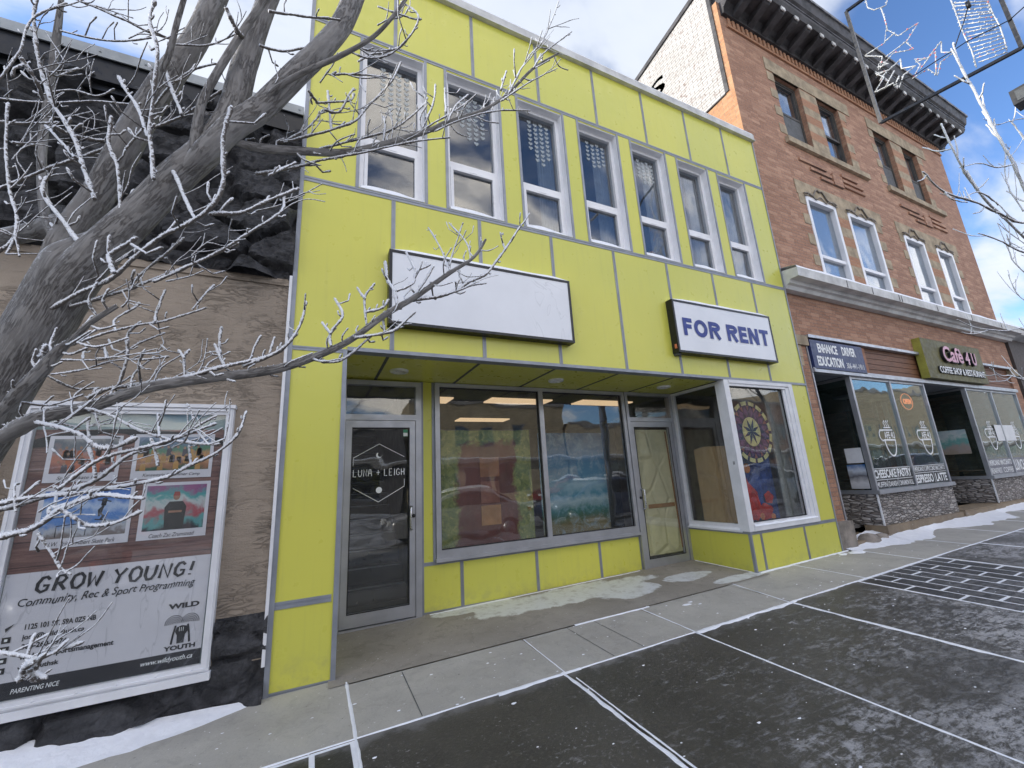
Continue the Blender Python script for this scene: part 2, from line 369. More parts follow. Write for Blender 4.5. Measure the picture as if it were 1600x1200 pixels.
def concrete(name, a, b, ice=False, stain=.3):
    m, nt = newmat(name); P = pos(nt)
    c = mixc(nt, mr(nt, nz(nt, P, 1.3, 6, .62), .3, .7), a, b)
    c = mixc(nt, mr(nt, nz(nt, P, 60, 6, .8), .5, .75, 0, .45), c, tuple(x*.5 for x in b))
    c = mixc(nt, mr(nt, nz(nt, P, 6, 7, .75, .8), .5, .66, 0, stain), c, tuple(x*.62 for x in b))
    c = mixc(nt, mr(nt, nz(nt, P, 42, 3, .6), .69, .72, 0, .8), c, (.7,.71,.74))        # crumbs of snow
    pit = mr(nt, nz(nt, P, 34, 2, .6, 0, None, (3,7,0)), .72, .745)
    c = mixc(nt, mth(nt, 'MULTIPLY', pit, .6), c, (.06,.055,.05))
    rough = mr(nt, nz(nt, P, 5, 4), .3, .7, .55, .8)
    if ice:
        s = NN(nt, 'ShaderNodeSeparateXYZ', Vector=P); wob = mth(nt, 'MULTIPLY', mth(nt, 'SUBTRACT', nz(nt, P, 2.6, 7, .62, .6), .5), 1.25)
        msk = None
        for (cx, cy, rx, ry) in ((2.9, 4.72, 1.35, .30), (1.75, 4.95, .6, .14), (4.55, 4.42, .42, .17), (5.0, 4.0, .48, .12), (3.55, 4.45, .5, .3)):
            ex = mth(nt, 'POWER', mth(nt, 'ABSOLUTE', mth(nt, 'DIVIDE', mth(nt, 'SUBTRACT', s.outputs[0], cx), rx)), 2.)
            ey = mth(nt, 'POWER', mth(nt, 'ABSOLUTE', mth(nt, 'DIVIDE', mth(nt, 'SUBTRACT', s.outputs[1], cy), ry)), 2.)
            e = mth(nt, 'ADD', mth(nt, 'ADD', ex, ey), mth(nt, 'MULTIPLY', wob, 1.6)); k = mr(nt, e, .78, 1.02, 1, 0)
            msk = k if msk is None else mth(nt, 'MAXIMUM', msk, k)
        msk = mth(nt, 'MULTIPLY', msk, mr(nt, nz(nt, P, 9, 6, .7), .3, .55, .45, .95))
        c = mixc(nt, msk, c, (.66,.69,.72)); rough = mr(nt, msk, 0, 1, .72, .28, False)
    return finish(m, nt, c, rough, 0, nz(nt, P, 50, 6, .7), .004, .7)
M['concrete'] = concrete('concrete_band', (.45,.435,.395), (.36,.345,.315))
M['concrete_old'] = concrete('old_concrete', (.33,.305,.27), (.25,.23,.20), True, .5)
M['concrete_base'] = concrete('concrete_base', (.26,.2,.13), (.18,.14,.1))
def slabs(name, base=(.072,.067,.058), frost=1.):
    m, nt = newmat(name); P = pos(nt); s = NN(nt, 'ShaderNodeSeparateXYZ', Vector=P)
    c = mixc(nt, mr(nt, nz(nt, P, 1.6, 6, .65), .3, .7), base, tuple(x*.62 for x in base))
    c = mixc(nt, mr(nt, nz(nt, P, 45, 5, .75), .45, .8, 0, .5), c, tuple(x*2.1 for x in base))
    # frost and trodden snow, thicker towards the kerb and up the street
    ax = mth(nt, 'SUBTRACT', mth(nt, 'MULTIPLY', s.outputs[0], .022), mth(nt, 'MULTIPLY', mth(nt, 'SUBTRACT', s.outputs[1], 2.), .075))
    f1 = nz(nt, P, 2.3, 8, .72, .9, (1, 1.7, 1)); f2 = nz(nt, P, 13, 7, .8, .6, (1, 1.5, 1))
    f3 = nz(nt, P, 5.5, 8, .78, .5, (1, 4.5, 1))
    v = mth(nt, 'ADD', mth(nt, 'ADD', mth(nt, 'MULTIPLY', f1, .24), mth(nt, 'ADD', mth(nt, 'MULTIPLY', f2, .42), mth(nt, 'MULTIPLY', f3, .34))), mth(nt, 'MULTIPLY', ax, .62))
    f = mth(nt, 'MULTIPLY', mr(nt, v, .535, .625, 0, .66*frost), mr(nt, nz(nt, P, 55, 4, .8), .25, .6, .45, 1.))
    g = mth(nt, 'MULTIPLY', mr(nt, nz(nt, P, 38, 4, .75), .60, .68), mr(nt, nz(nt, P, 2, 4), .42, .6)); f = mth(nt, 'MAXIMUM', f, mth(nt, 'MULTIPLY', g, .55*frost))
    edge = mth(nt, 'ADD', mth(nt, 'ABSOLUTE', mth(nt, 'SUBTRACT', s.outputs[1], 3.1)), mth(nt, 'MULTIPLY', nz(nt, P, 5, 5, .7), .55))
    f = mth(nt, 'MAXIMUM', f, mr(nt, edge, .25, .38, .28, 0))
    c = mixc(nt, mth(nt, 'MULTIPLY', f, mr(nt, nz(nt, P, .9, 4, .6, 0, None, (4, 2, 0)), .35, .62, .35, 1.)), c, (.60,.60,.62))
    return finish(m, nt, c, mr(nt, f, 0, .6, .42, .7), 0, mth(nt, 'ADD', nz(nt, P, 60, 5, .7), f), .004, .7, .5)
M['slabs'] = slabs('dark_slabs')
M['pavers'] = slabs('dark_pavers', (.04,.039,.038), .35)
M['asphalt'] = simple('snowy_asphalt', (.42,.42,.44), .7, 0, .5, .8, .01, 20)
M['ground'] = simple('snowy_ground', (.7,.72,.76), .8, 0, .15, .2)
def bark():
    m, nt = newmat('bark'); tcn = NN(nt, 'ShaderNodeTexCoord'); P = tcn.outputs['Object']
    at_ = NN(nt, 'ShaderNodeAttribute', _attribute_name='along').outputs['Vector']      # (around, along) coordinates follow each limb
    v = NN(nt, 'ShaderNodeMapping', Vector=at_, Scale=(140, 20, 1)).outputs[0]
    n = NN(nt, 'ShaderNodeTexNoise', Vector=v, Scale=1, Detail=6, Roughness=.62, Distortion=.12).outputs['Fac']
    crk = mr(nt, mth(nt, 'ABSOLUTE', mth(nt, 'SUBTRACT', n, .47)), 0, .045, 1, 0)
    crk = mth(nt, 'MULTIPLY', crk, mr(nt, nz(nt, P, 9, 4), .38, .56))
    c = mixc(nt, mr(nt, nz(nt, P, 5, 6, .65), .3, .7), (.23,.22,.212), (.15,.142,.136))
    c = mixc(nt, mr(nt, n, .35, .7, 0, .5), c, (.34,.33,.32))
    c = mixc(nt, mth(nt, 'MULTIPLY', crk, .55), c, (.07,.058,.05))
    N = NN(nt, 'ShaderNodeSeparateXYZ', Vector=NN(nt, 'ShaderNodeNewGeometry').outputs['Normal'])
    fr = mth(nt, 'ADD', mth(nt, 'SUBTRACT', mth(nt, 'MULTIPLY', N.outputs[2], .30), mth(nt, 'MULTIPLY', N.outputs[0], .28)), nz(nt, P, 70, 5, .75))
    c = mixc(nt, mr(nt, fr, .72, .95, 0, .6), c, (.74,.77,.82))
    h = mth(nt, 'SUBTRACT', mth(nt, 'ADD', n, mth(nt, 'MULTIPLY', nz(nt, P, 120, 4), .2)), mth(nt, 'MULTIPLY', crk, .6))
    return finish(m, nt, c, .82, 0, h, .004, .9)
M['bark'] = bark()
def twigm():
    m, nt = newmat('frosted_twig'); P = NN(nt, 'ShaderNodeTexCoord').outputs['Object']
    N = NN(nt, 'ShaderNodeSeparateXYZ', Vector=NN(nt, 'ShaderNodeNewGeometry').outputs['Normal'])
    fr = mth(nt, 'ADD', mth(nt, 'SUBTRACT', mth(nt, 'MULTIPLY', N.outputs[2], .26), mth(nt, 'MULTIPLY', N.outputs[0], .2)), nz(nt, P, 150, 4, .7))
    f = mr(nt, fr, .33, .52)
    c = mixc(nt, f, (.11,.095,.085), (.85,.87,.91))
    return finish(m, nt, c, .7, 0, nz(nt, P, 260, 3, .7), .003, .8)
M['twig'] = twigm()
M['frost'] = simple('frost', (.88,.9,.94), .6, 0, .03)
def lampm(name, col, e):
    m, nt = newmat(name); return finish(m, nt, (*[min(1, c) for c in col],), .5, emis=col, es=e)
M['lamp'] = lampm('ceiling_panel', (.9,.62,.38), .42)
M['downlight'] = simple('lens_white', (.75,.76,.75), .3)
M['neon'] = lampm('neon_orange', (1,.25,.1), .45)
M['wirelight'] = simple('wire_tinsel', (.6,.62,.64), .4, .2, .2, 60)
M['redbulb'] = simple('red_bulb', (.7,.2,.22), .3)

# ------------------------------------------------------------------ the ground
def gz(x, y):
    return .0171*min(max(x, -12), 26) + .025*(min(max(y, -1.3), 5.2)-4) - .012
def sheet(mb, x0, x1, y0, y1, dz, nx=1, ny=1):
    vs = [(x0+(x1-x0)*i/nx, y0+(y1-y0)*j/ny, gz(x0+(x1-x0)*i/nx, y0+(y1-y0)*j/ny)+dz) for j in range(ny+1) for i in range(nx+1)]
    return mb.add(vs, [(j*(nx+1)+i, j*(nx+1)+i+1, (j+1)*(nx+1)+i+1, (j+1)*(nx+1)+i) for j in range(ny) for i in range(nx)])
m_ = MB()
X_ = [-600, -60, -12, 0, 10, 26, 60, 600]; Y_ = [-600, -60, -20, -1.3, 5.2, 60, 600]
m_.add([(x, y, gz(x, y)-.22) for y in Y_ for x in X_], [(j*8+i, j*8+i+1, (j+1)*8+i+1, (j+1)*8+i) for j in range(6) for i in range(7)])
tag(m_.build('ground', M['ground']), kind='structure')
m_ = MB(); sheet(m_, -60, 130, -17, -1.45, -.15, 8, 1); tag(m_.build('road', M['asphalt']), kind='structure')
m_ = MB(); sheet(m_, -12, 26, -1.3, 5.2, -.05, 4, 2); m_.box(-12, 26, -1.45, -1.3, -.6, -.2)
tag(m_.build('sidewalk_base', M['concrete_base']), kind='structure')
m_ = MB(); m_.hexa([(-12,-1.45,-.7),(26,-1.45,-.3),(26,-1.3,-.3),(-12,-1.3,-.7)], [(-12,-1.45,gz(-12,-1.4)),(26,-1.45,gz(26,-1.4)),(26,-1.3,gz(26,-1.3)),(-12,-1.3,gz(-12,-1.3))])
tag(m_.build('kerb', M['concrete']), kind='structure')
BJ = [-5.8, -4.3, -2.75, -1.2, .31, 1.82, 3.22, 4.64, 6.1, 7.6, 9.1, 10.6, 12.1, 13.6, 15.1, 16.6, 18.1]   # joints of the pale band
m_ = MB()
for a, b in zip([-12]+BJ, BJ+[26]): sheet(m_, a+.004, b-.004, 3.115, 3.86 if (a > .2 and b < 4.7) else (3.99), 0)
tag(m_.build('sidewalk', M['concrete']), kind='structure')
m_ = MB(); sheet(m_, .18, 5.45, 3.865, 5.12, .006, 6, 2); sheet(m_, 5.45, 7.5, 3.99, 4.3, .002)
tag(m_.build('entry_floor', M['concrete_old']), kind='structure')
m_ = MB()
DJ = [.31, 1.82, 3.2, 4.6, 5.88]
for a, b in zip(DJ, DJ[1:]):
    sheet(m_, a+.004, b-.004, -1.29, 3.1, .001)
for a, b in ((7.85, 9.3), (9.3, 10.75), (10.75, 12.2), (12.2, 13.65), (16.2, 17.6), (17.6, 19.2), (19.2, 26)):
    sheet(m_, a+.004, b-.004, -1.29, 3.1, .001)
tag(m_.build('pavement', M['slabs']), kind='structure')
def paver_region(mb, x0, x1, y0, y1):
    Wx, L, g = .232, .43, .026; nx = int(round((x1-x0)/Wx)); Wx = (x1-x0)/nx
    for i in range(nx):
        a, b = x0+i*Wx+g/2, x0+(i+1)*Wx-g/2
        y = y1+(L/2 if i % 2 else 0)
        while y > y0:
            c_, d_ = max(y-L, y0)+g/2, min(y, y1)-g/2
            if d_-c_ > .04:
                dz = random.uniform(.0, .001); j_ = lambda: random.uniform(-.004, .004)
                c = [(a+j_(), c_+j_()), (b+j_(), c_+j_()), (b+j_(), d_+j_()), (a+j_(), d_+j_())]
                mb.hexa([(p[0], p[1], gz(*p)-.03) for p in c], [(p[0], p[1], gz(*p)+dz) for p in c])
            y -= L
m_ = MB(); paver_region(m_, 5.90, 7.83, -1.3, 3.09); paver_region(m_, -1.25, .29, .3, 3.09); paver_region(m_, 13.67, 16.18, -1.3, 3.09)
tag(m_.build('paving', M['pavers']), kind='structure')
m_ = MB(); sheet(m_, 5.88, 7.85, -1.3, 3.1, -.0006); sheet(m_, -1.27, .31, .3, 3.1, -.0006); sheet(m_, 13.65, 16.2, -1.3, 3.1, -.0006)
tag(m_.build('snow_in_paving_joints', M['snow']), kind='stuff', label='white snow packed in the joints between dark paving bricks', cat='snow')
m_ = MB()
sheet(m_, -12, -1.27, -1.3, 3.1, .001); sheet(m_, -1.27, .31, -1.3, .3, .001); tag(m_.build('pavement_west', M['slabs']), kind='structure')
bpy.data.objects['pavement_west'].name = 'pavement'
# snow lying in the joints: uneven low ridges
def snow_line(mb, p, q, w, h=.008, amp=.8, seed=0.):
    w *= .7; p, q = Vector(p), Vector(q); L = (q-p).length; n = max(3, int(L/.04)); t = (q-p)/L; s = Vector((-t.y, t.x))
    vs = []
    for i in range(n+1):
        c = p+t*(L*i/n); k1 = noise.noise(Vector((c.x*3.1+seed, c.y*3.1, 1.)))+.6*noise.noise(Vector((c.x*14, c.y*14+seed, 5.)))
        k2 = noise.noise(Vector((c.x*3.7, c.y*2.9+seed, 9.)))+.6*noise.noise(Vector((c.x*17+seed, c.y*13, 2.)))
        a, b = w*max(.12, 1+amp*k1*1.5), w*max(.12, 1+amp*k2*1.5)
        for u, z in ((-a, .0015), (-a*.4, h*.8), (b*.4, h), (b, .0015)):
            pt = c+s*u; vs.append((pt.x, pt.y, gz(pt.x, pt.y)+z))
    mb.add(vs, [(i*4+k, (i+1)*4+k, (i+1)*4+k+1, i*4+k+1) for i in range(n) for k in range(3)], True)
m_ = MB()
snow_line(m_, (-3, 3.108), (1.3, 3.105), .007); snow_line(m_, (1.25, 3.1), (1.95, 3.1), .02, .01)
snow_line(m_, (1.9, 3.1), (3.3, 3.1), .009); snow_line(m_, (3.2, 3.09), (4.7, 3.09), .03, .012, .9, 3); snow_line(m_, (4.6, 3.1), (19, 3.1), .016)
snow_line(m_, (.31, 3.1), (.31, 3.9), .017, .008, .3); snow_line(m_, (.31, 3.1), (.33, .2), .012)
snow_line(m_, (1.82, 3.1), (1.83, 3.84), .009, .005, .4); snow_line(m_, (1.80, 3.12), (1.80, 1.3), .019, .008, .7, 2); snow_line(m_, (1.845, 3.0), (1.84, 1.3), .008, .006, .9, 4)
snow_line(m_, (3.21, 3.1), (3.24, 3.84), .011); snow_line(m_, (3.2, 3.1), (3.2, -1.2), .012, .006, .8)
snow_line(m_, (4.6, 3.1), (4.72, 3.86), .012); snow_line(m_, (4.6, 3.1), (4.6, -1.2), .022, .009, .9, 6)
for x in BJ[8:]: snow_line(m_, (x, 3.1), (x, 4.0), .008)
snow_line(m_, (5.88, 3.1), (5.88, -1.2), .012); snow_line(m_, (7.85, 3.1), (7.85, -1.2), .01)
for x in (9.3, 10.75, 12.2, 13.65): snow_line(m_, (x, 3.1), (x, -1.2), .014)
snow_line(m_, (2.4, 3.86), (3.35, 3.84), .014, .01, 1., 7); snow_line(m_, (3.35, 3.84), (3.15, 4.5), .01, .006, 1.)
snow_line(m_, (5.35, 4.98), (5.36, 4.05), .012, .012, .7, 1); snow_line(m_, (5.4, 3.975), (7.5, 3.975), .02, .014, 1., 3)
snow_line(m_, (1.25, 5.03), (4.3, 5.03), .016, .012, 1., 5)
tag(m_.build('snow_in_slab_joints', M['snow']), kind='stuff', label='thin white lines of snow lying in the joints of the sidewalk slabs', cat='snow')
def drift(mb, x0, x1, wy, width, hgt, dx=.05, seed=0.):
    n = int((x1-x0)/dx); m = 9; vs = []
    for i in range(n+1):
        x = x0+(x1-x0)*i/n; w = width(x)*(1+.22*noise.noise(Vector((x*2.3+seed, 0, 0)))+.12*noise.noise(Vector((x*9, seed, 0)))); h = hgt(x)*(1+.3*noise.noise(Vector((x*3, 4+seed, 0))))
        for j in range(m):
            v = j/(m-1); y = wy-w*v; z = h*(1-v)**1.3*(1+.2*noise.noise(Vector((x*6, v*4, seed))))+.003*(1-v)
            vs.append((x, y, gz(x, y)+z-.001))
    mb.add(vs, [(i*m+j, (i+1)*m+j, (i+1)*m+j+1, i*m+j+1) for i in range(n) for j in range(m-1)], True)
m_ = MB(); drift(m_, -7, -.28, 3.99, lambda x: max(.02, min(.40, .02+.33*(-.28-x)**.7)), lambda x: min(.09, .01+.06*(-.28-x)))
tag(m_.build('snow_drift', M['snow']), label='low white snow drift along the black rock wall base', cat='snow', kind='stuff')
m_ = MB(); drift(m_, 7.5, 9.1, 4.3, lambda x: .55+.12*math.sin(x*3), lambda x: .10, seed=3); drift(m_, 8.9, 18, 4.05, lambda x: .36+.16*math.sin(x*1.7)+.1*math.sin(x*4.1), lambda x: .055, seed=8)
tag(m_.build('snow_drift', M['snow']), label='wind blown snow along the foot of the cafe storefront', cat='snow', kind='stuff')
m_ = MB()
def lump(mb, x, y, r, h, seed):
    n = 18; rr = [(0, 1), (.45, .85), (.8, .45), (1, 0)]; vs = []
    for q, hh in rr:
        for k in range(n):
            a = 2*PI*k/n; R = r*q*(1+.5*noise.noise(Vector((math.cos(a)*1.5+seed, math.sin(a)*1.5, seed))))
            px, py = x+R*math.cos(a)*1.5, y+R*math.sin(a)*.8; vs.append((px, py, gz(px, py)+.002+h*hh))
    mb.add(vs, [(i*n+k, i*n+(k+1) % n, (i+1)*n+(k+1) % n, (i+1)*n+k) for i in range(3) for k in range(n)]+[tuple(range(n))], True)
for i in range(420):
    x = random.uniform(-1.2, 9); y = random.uniform(1.0, 3.85) if random.random() < .7 else random.uniform(3.0, 4.9)
    if y > 3.9 and not (.6 < x < 5.2): continue
    r = random.choice((.0025, .003, .004, .005, .006, .009)); lump(m_, x, y, r, r*.35, i*1.7)
for (x, y, r) in ((3.72, 3.66, .035), (3.82, 3.70, .02), (3.85, 3.6, .015), (1.3, 2.94, .015), (7.2, 3.9, .06), (7.5, 3.85, .10)): lump(m_, x, y, r, r*.2, x*9)
tag(m_.build('snow_crumbs', M['snow']), label='scattered small crumbs of snow on the sidewalk', cat='snow', kind='stuff')
# hairline tooled joints in the pale band
m_ = MB()
for x in (.72, 2.3, 2.62): 
    sheet(m_, x, x+.006, 3.13, 3.84, .0025)
tag(m_.build('sidewalk_hairlines', M['groove']), kind='structure')
# ================================================================== the yellow building
YB = thing('yellow_building', 'two storey building clad in bright yellow green panels with grey joint strips', 'building', (3.6, 4, 0))
WX = [(.28, .985), (1.26, 1.965), (2.25, 2.955), (3.23, 3.935), (4.212, 4.91), (5.19, 5.89), (6.16, 6.862)]
WZ = (4.535, 6.50)
cl = MB()
holes = [(a, b, WZ[0], WZ[1]) for a, b in WX] + [(.23, 5.38, -.4, 2.73), (5.38, 6.97, .60, 2.73)]
wall_holes(cl, -.235, 7.40, -.15, 7.60, 4.0, 4.10, holes)
wall_holes(cl, .23, 5.38, -.15, 2.73, 5.08, 5.16, [(.27, 1.17, -.3, 2.72), (1.34, 4.40, .59, 2.725), (4.40, 5.46, -.3, 2.725)])
cl.box(.13, .23, 4.1, 5.2, -.15, 2.73)                      # return of the left pier
cl.box(.23, 5.38, 4.1, 5.08, 2.732, 2.80)                   # soffit
cl.box(5.38, 5.46, 4.1, 5.06, -.15, .59)                    # base under the side window of the bay
cl.build('cladding', M['yellow'], YB)
st = MB()
def strip_h(x0, x1, z, y=4.0, w=.05):
    st.box(x0, x1, y-.006, y+.01, z-w/2, z-w/2+w*.36); st.box(x0, x1, y-.006, y+.01, z+w/2-w*.36, z+w/2); st.box(x0, x1, y-.002, y+.01, z-w/2+w*.36, z+w/2-w*.36)
def strip_v(x, z0, z1, y=4.0, w=.05):
    st.box(x-w/2, x-w/2+w*.36, y-.0065, y+.01, z0, z1); st.box(x+w/2-w*.36, x+w/2, y-.0065, y+.01, z0, z1); st.box(x-w/2+w*.36, x+w/2-w*.36, y-.0025, y+.01, z0, z1)
JX = [.64, 1.625, 2.60, 3.595, 4.575, 5.545, 6.50]
strip_h(-.235, 7.40, 4.49, w=.055); strip_h(-.235, 7.40, 6.545, w=.055)
for x in JX: strip_v(x, 6.575, 7.58, w=.042); strip_v(x, 2.77, 4.46, w=.042)
strip_h(-.235, .23, 2.72, w=.04); strip_h(-.235, .18, .60, w=.055)
strip_h(-.235, .23, -.01, w=.03)
for a, b in WX:
    st.box(a-.03, a+.004, 3.993, 4.02, 4.52, 6.515); st.box(b-.004, b+.03, 3.993, 4.02, 4.52, 6.515)
st.box(-.262, -.225, 3.985, 4.09, -.15, 7.6)
st.box(.195, .233, 3.99, 4.10, -.15, 2.73)                    # pier edge
st.box(.233, 7.40, 3.985, 4.105, 2.728, 2.765)                  # drip edge over the recess
st.box(7.385, 7.41, 3.988, 4.09, 0, 7.6)
# base panels of the recess
z_ = .565; strip_h(1.17, 4.42, z_, 5.08, .04)
for x in (1.655, 2.67, 3.67): strip_v(x, .03, .545, 5.08, .04)
strip_v(4.40, .03, .545, 5.08, .03); strip_h(1.17, 4.42, .025+.02, 5.08, .03)
st.box(1.165, 1.20, 5.07, 5.09, .0, 2.73); st.box(1.31, 1.345, 5.07, 5.09, .56, 2.73)
# base of the bay
for x in (5.59, 6.565): strip_v(x, .08, .565, 4.0, .04)
strip_h(5.38, 7.40, .58, 4.0, .045); strip_h(5.38, 7.40, .085, 4.0, .02)
st.box(5.372, 5.40, 3.99, 4.03, .02, .60); st.box(5.372, 5.39, 4.03, 5.06, .565, .60); st.box(5.372, 5.39, 4.03, 5.06, .02, .045)
strip_v(6.99, .60, 2.73, 4.0, .03)
st.build('joint_strips', M['trim'], YB)
for x in (.62, 1.60, 2.57, 3.53, 4.5):                        # open dark joints of the soffit
    MB().box(x-.016, x+.016, 4.12, 5.07, 2.7275, 2.735).build('soffit_joint', M['groove'], YB)
pc = MB(); pc.box(-.28, 7.43, 3.955, 4.12, 7.59, 7.74); pc.box(-.28, -.2, 4.12, 18, 7.55, 7.74); pc.box(7.36, 7.43, 4.12, 18, 7.55, 7.74); pc.box(-.28, 7.43, 3.94, 3.955, 7.59, 7.615)
pc.build('parapet_cap', M['ledge'], YB)
sn = MB(); sn.box(-.27, 7.42, 3.965, 4.11, 7.741, 7.765); sn.build('parapet_snow', M['snow'], YB)
bk = MB(); bk.box(-.23, -.12, 4.1, 18, -.3, 7.55); bk.box(7.26, 7.36, 4.101, 18, -.3, 7.55); bk.box(-.12, 7.26, 4.105, 18, 7.3, 7.5); bk.box(-.12, 7.26, 17.9, 18, -.3, 7.3)
bk.build('side_wall', M['stone_grey'], YB)
# inside: ground floor shop, stair hall, upper floor
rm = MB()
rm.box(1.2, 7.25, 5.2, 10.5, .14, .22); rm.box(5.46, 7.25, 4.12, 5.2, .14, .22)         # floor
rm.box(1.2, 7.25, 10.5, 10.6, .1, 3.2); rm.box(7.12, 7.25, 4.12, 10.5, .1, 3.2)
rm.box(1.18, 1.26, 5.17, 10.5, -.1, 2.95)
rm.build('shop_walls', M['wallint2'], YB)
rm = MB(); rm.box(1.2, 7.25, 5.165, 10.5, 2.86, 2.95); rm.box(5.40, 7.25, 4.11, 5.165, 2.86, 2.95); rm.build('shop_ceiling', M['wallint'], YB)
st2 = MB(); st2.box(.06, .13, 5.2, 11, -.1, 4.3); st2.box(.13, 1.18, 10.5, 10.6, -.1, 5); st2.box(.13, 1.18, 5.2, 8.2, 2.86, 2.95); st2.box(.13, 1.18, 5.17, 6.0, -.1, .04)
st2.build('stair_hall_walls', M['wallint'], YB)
stp = MB(); nos = MB()
for i in range(15):
    z = .04+.19*(i+1); y = 5.95+.27*i
    stp.box(.14, 1.17, y, y+.30, z-.19, z); nos.box(.16, 1.15, y-.012, y+.03, z+.001, z+.012)
sp_ = stp.build('stair', M['dark'], YB); nos.build('stair_nosing', M['alu'], sp_)
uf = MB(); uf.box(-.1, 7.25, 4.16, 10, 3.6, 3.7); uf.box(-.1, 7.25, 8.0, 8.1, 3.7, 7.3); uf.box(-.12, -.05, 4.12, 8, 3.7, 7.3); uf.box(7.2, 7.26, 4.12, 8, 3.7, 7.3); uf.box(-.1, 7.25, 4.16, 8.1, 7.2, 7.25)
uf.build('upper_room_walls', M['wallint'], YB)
# recessed downlights
for x in (.82, 2.88, 4.81):
    d = MB(); n = 20
    c = [(x+r*math.cos(2*PI*k/n), 4.60+r*math.sin(2*PI*k/n), z) for r, z in ((.105, 2.731), (.10, 2.712), (.07, 2.706), (.06, 2.718), (.0, 2.72)) for k in range(n)]
    d.add(c, [(i*n+k, i*n+(k+1) % n, (i+1)*n+(k+1) % n, (i+1)*n+k) for i in range(4) for k in range(n)], True)
    d.build('downlight', M['downlight'], YB)
# ceiling light panels inside the shop
for (x0, x1, y0, y1) in ((1.55, 2.05, 6.5, 6.95), (2.85, 4.05, 8.6, 9.0), (2.7, 3.9, 6.4, 6.8), (4.5, 5.7, 6.3, 6.7)):
    MB().box(x0, x1, y0, y1, 2.835, 2.857).build('ceiling_lamp', M['lamp'], YB)
# ---- upper windows
def heart(mb, cx, cz, s, y):
    pts = []
    for k in range(16):
        t = 2*PI*k/16; pts.append((cx+s*math.sin(t)**3, cz+s*(13*math.cos(t)-5*math.cos(2*t)-2*math.cos(3*t)-math.cos(4*t))/16))
    mb.poly(pts[::-1], y-.0015, y)
m_, nt_ = newmat('heart_decal'); 
t_ = NN(nt_, 'ShaderNodeBsdfTransparent'); dd_ = NN(nt_, 'ShaderNodeBsdfDiffuse', Color=(.6,.66,.68,1)); mm_ = NN(nt_, 'ShaderNodeMixShader', i0=.33, i1=t_.outputs[0], i2=dd_.outputs[0]); NN(nt_, 'ShaderNodeOutputMaterial', Surface=mm_.outputs[0])
M['heart'] = m_
for i, (a, b) in enumerate(WX):
    f = MB(); yf, yb = 4.10, 4.19; z0, z1 = WZ
    f.box(a, a+.012, 4.006, yf, z0, z1); f.box(b-.012, b, 4.006, yf, z0, z1); f.box(a+.012, b-.012, 4.006, yf, z1-.012, z1)   # lined reveals
    f.frame(a+.006, b-.006, z0+.005, z1-.006, .052, yf, yb)
    zm = 5.235
    f.box(a+.058, b-.058, yf+.004, yb, zm-.04, zm+.04)
    f.frame(a+.06, b-.06, z0+.055, zm-.042, .036, yf-.008, yf+.05)       # opening sash below
    f.box((a+b)/2-.05, (a+b)/2+.05, yf-.012, yf-.008, zm-.06, zm-.048)
    w = f.build('window', M['vinyl'], YB)
    sl_ = MB(); sl_.hexa([(a+.012, 3.99, z0-.012), (b-.012, 3.99, z0-.012), (b-.012, yf, z0), (a+.012, yf, z0)], [(a+.012, 3.99, z0-.004), (b-.012, 3.99, z0-.004), (b-.012, yf, z0+.02), (a+.012, yf, z0+.02)])
    sl_.build('sill', M['white_trim'], w)
    g = MB(); g.box(a+.06, b-.06, yf+.045, yf+.05, zm+.04, z1-.06); g.box(a+.096, b-.096, yf+.03, yf+.035, z0+.09, zm-.078); g.build('pane', M['glass_up'], w)
    s = MB(); n = 14; vs = []
    for k in range(n+1):
        x = a+.02+(b-a-.07)*k/n; h = (.035+.055*math.sin(PI*min(1, .25+k/n*.75))*(1+.3*noise.noise(Vector((x*5, i, 0)))))*(1 if k < n else .2)
        vs += [(x, 3.997, z0+.002), (x, 4.03, z0+h*.75), (x, 4.075, z0+h), (x, 4.103, z0+h*.9), (x, 4.104, z0+.002)]
    s.add(vs, [(k*5+j, (k+1)*5+j, (k+1)*5+j+1, k*5+j+1) for k in range(n) for j in range(4)], True); s.build('snow', M['snow'], w)
    if i < 5:
        h = MB(); cols = [(0, 7), (1, 9), (2, 10), (3, 8)] if i < 3 else [(0, 5), (1, 6), (2, 6), (3, 5)]
        for c, nn_ in cols:
            for r in range(nn_):
                heart(h, a+.245+c*.092, 6.33-r*.072-(c % 2)*.025, .033, yf+.041)
        h.build('heart_stickers', M['heart'], w)
    if i >= 2:
        c = MB(); n = 20; x0, x1 = b-.30, b-.03
        pts = [(x0+(x1-x0)*k/n, yf+.16+.022*math.sin(k*1.9+i)) for k in range(n+1)]
        c.add([(p[0], p[1], z) for p in pts for z in (z0-.1, z1+.1)], [(k*2, k*2+2, k*2+3, k*2+1) for k in range(n)], True); c.build('curtain', M['curtain'], w)
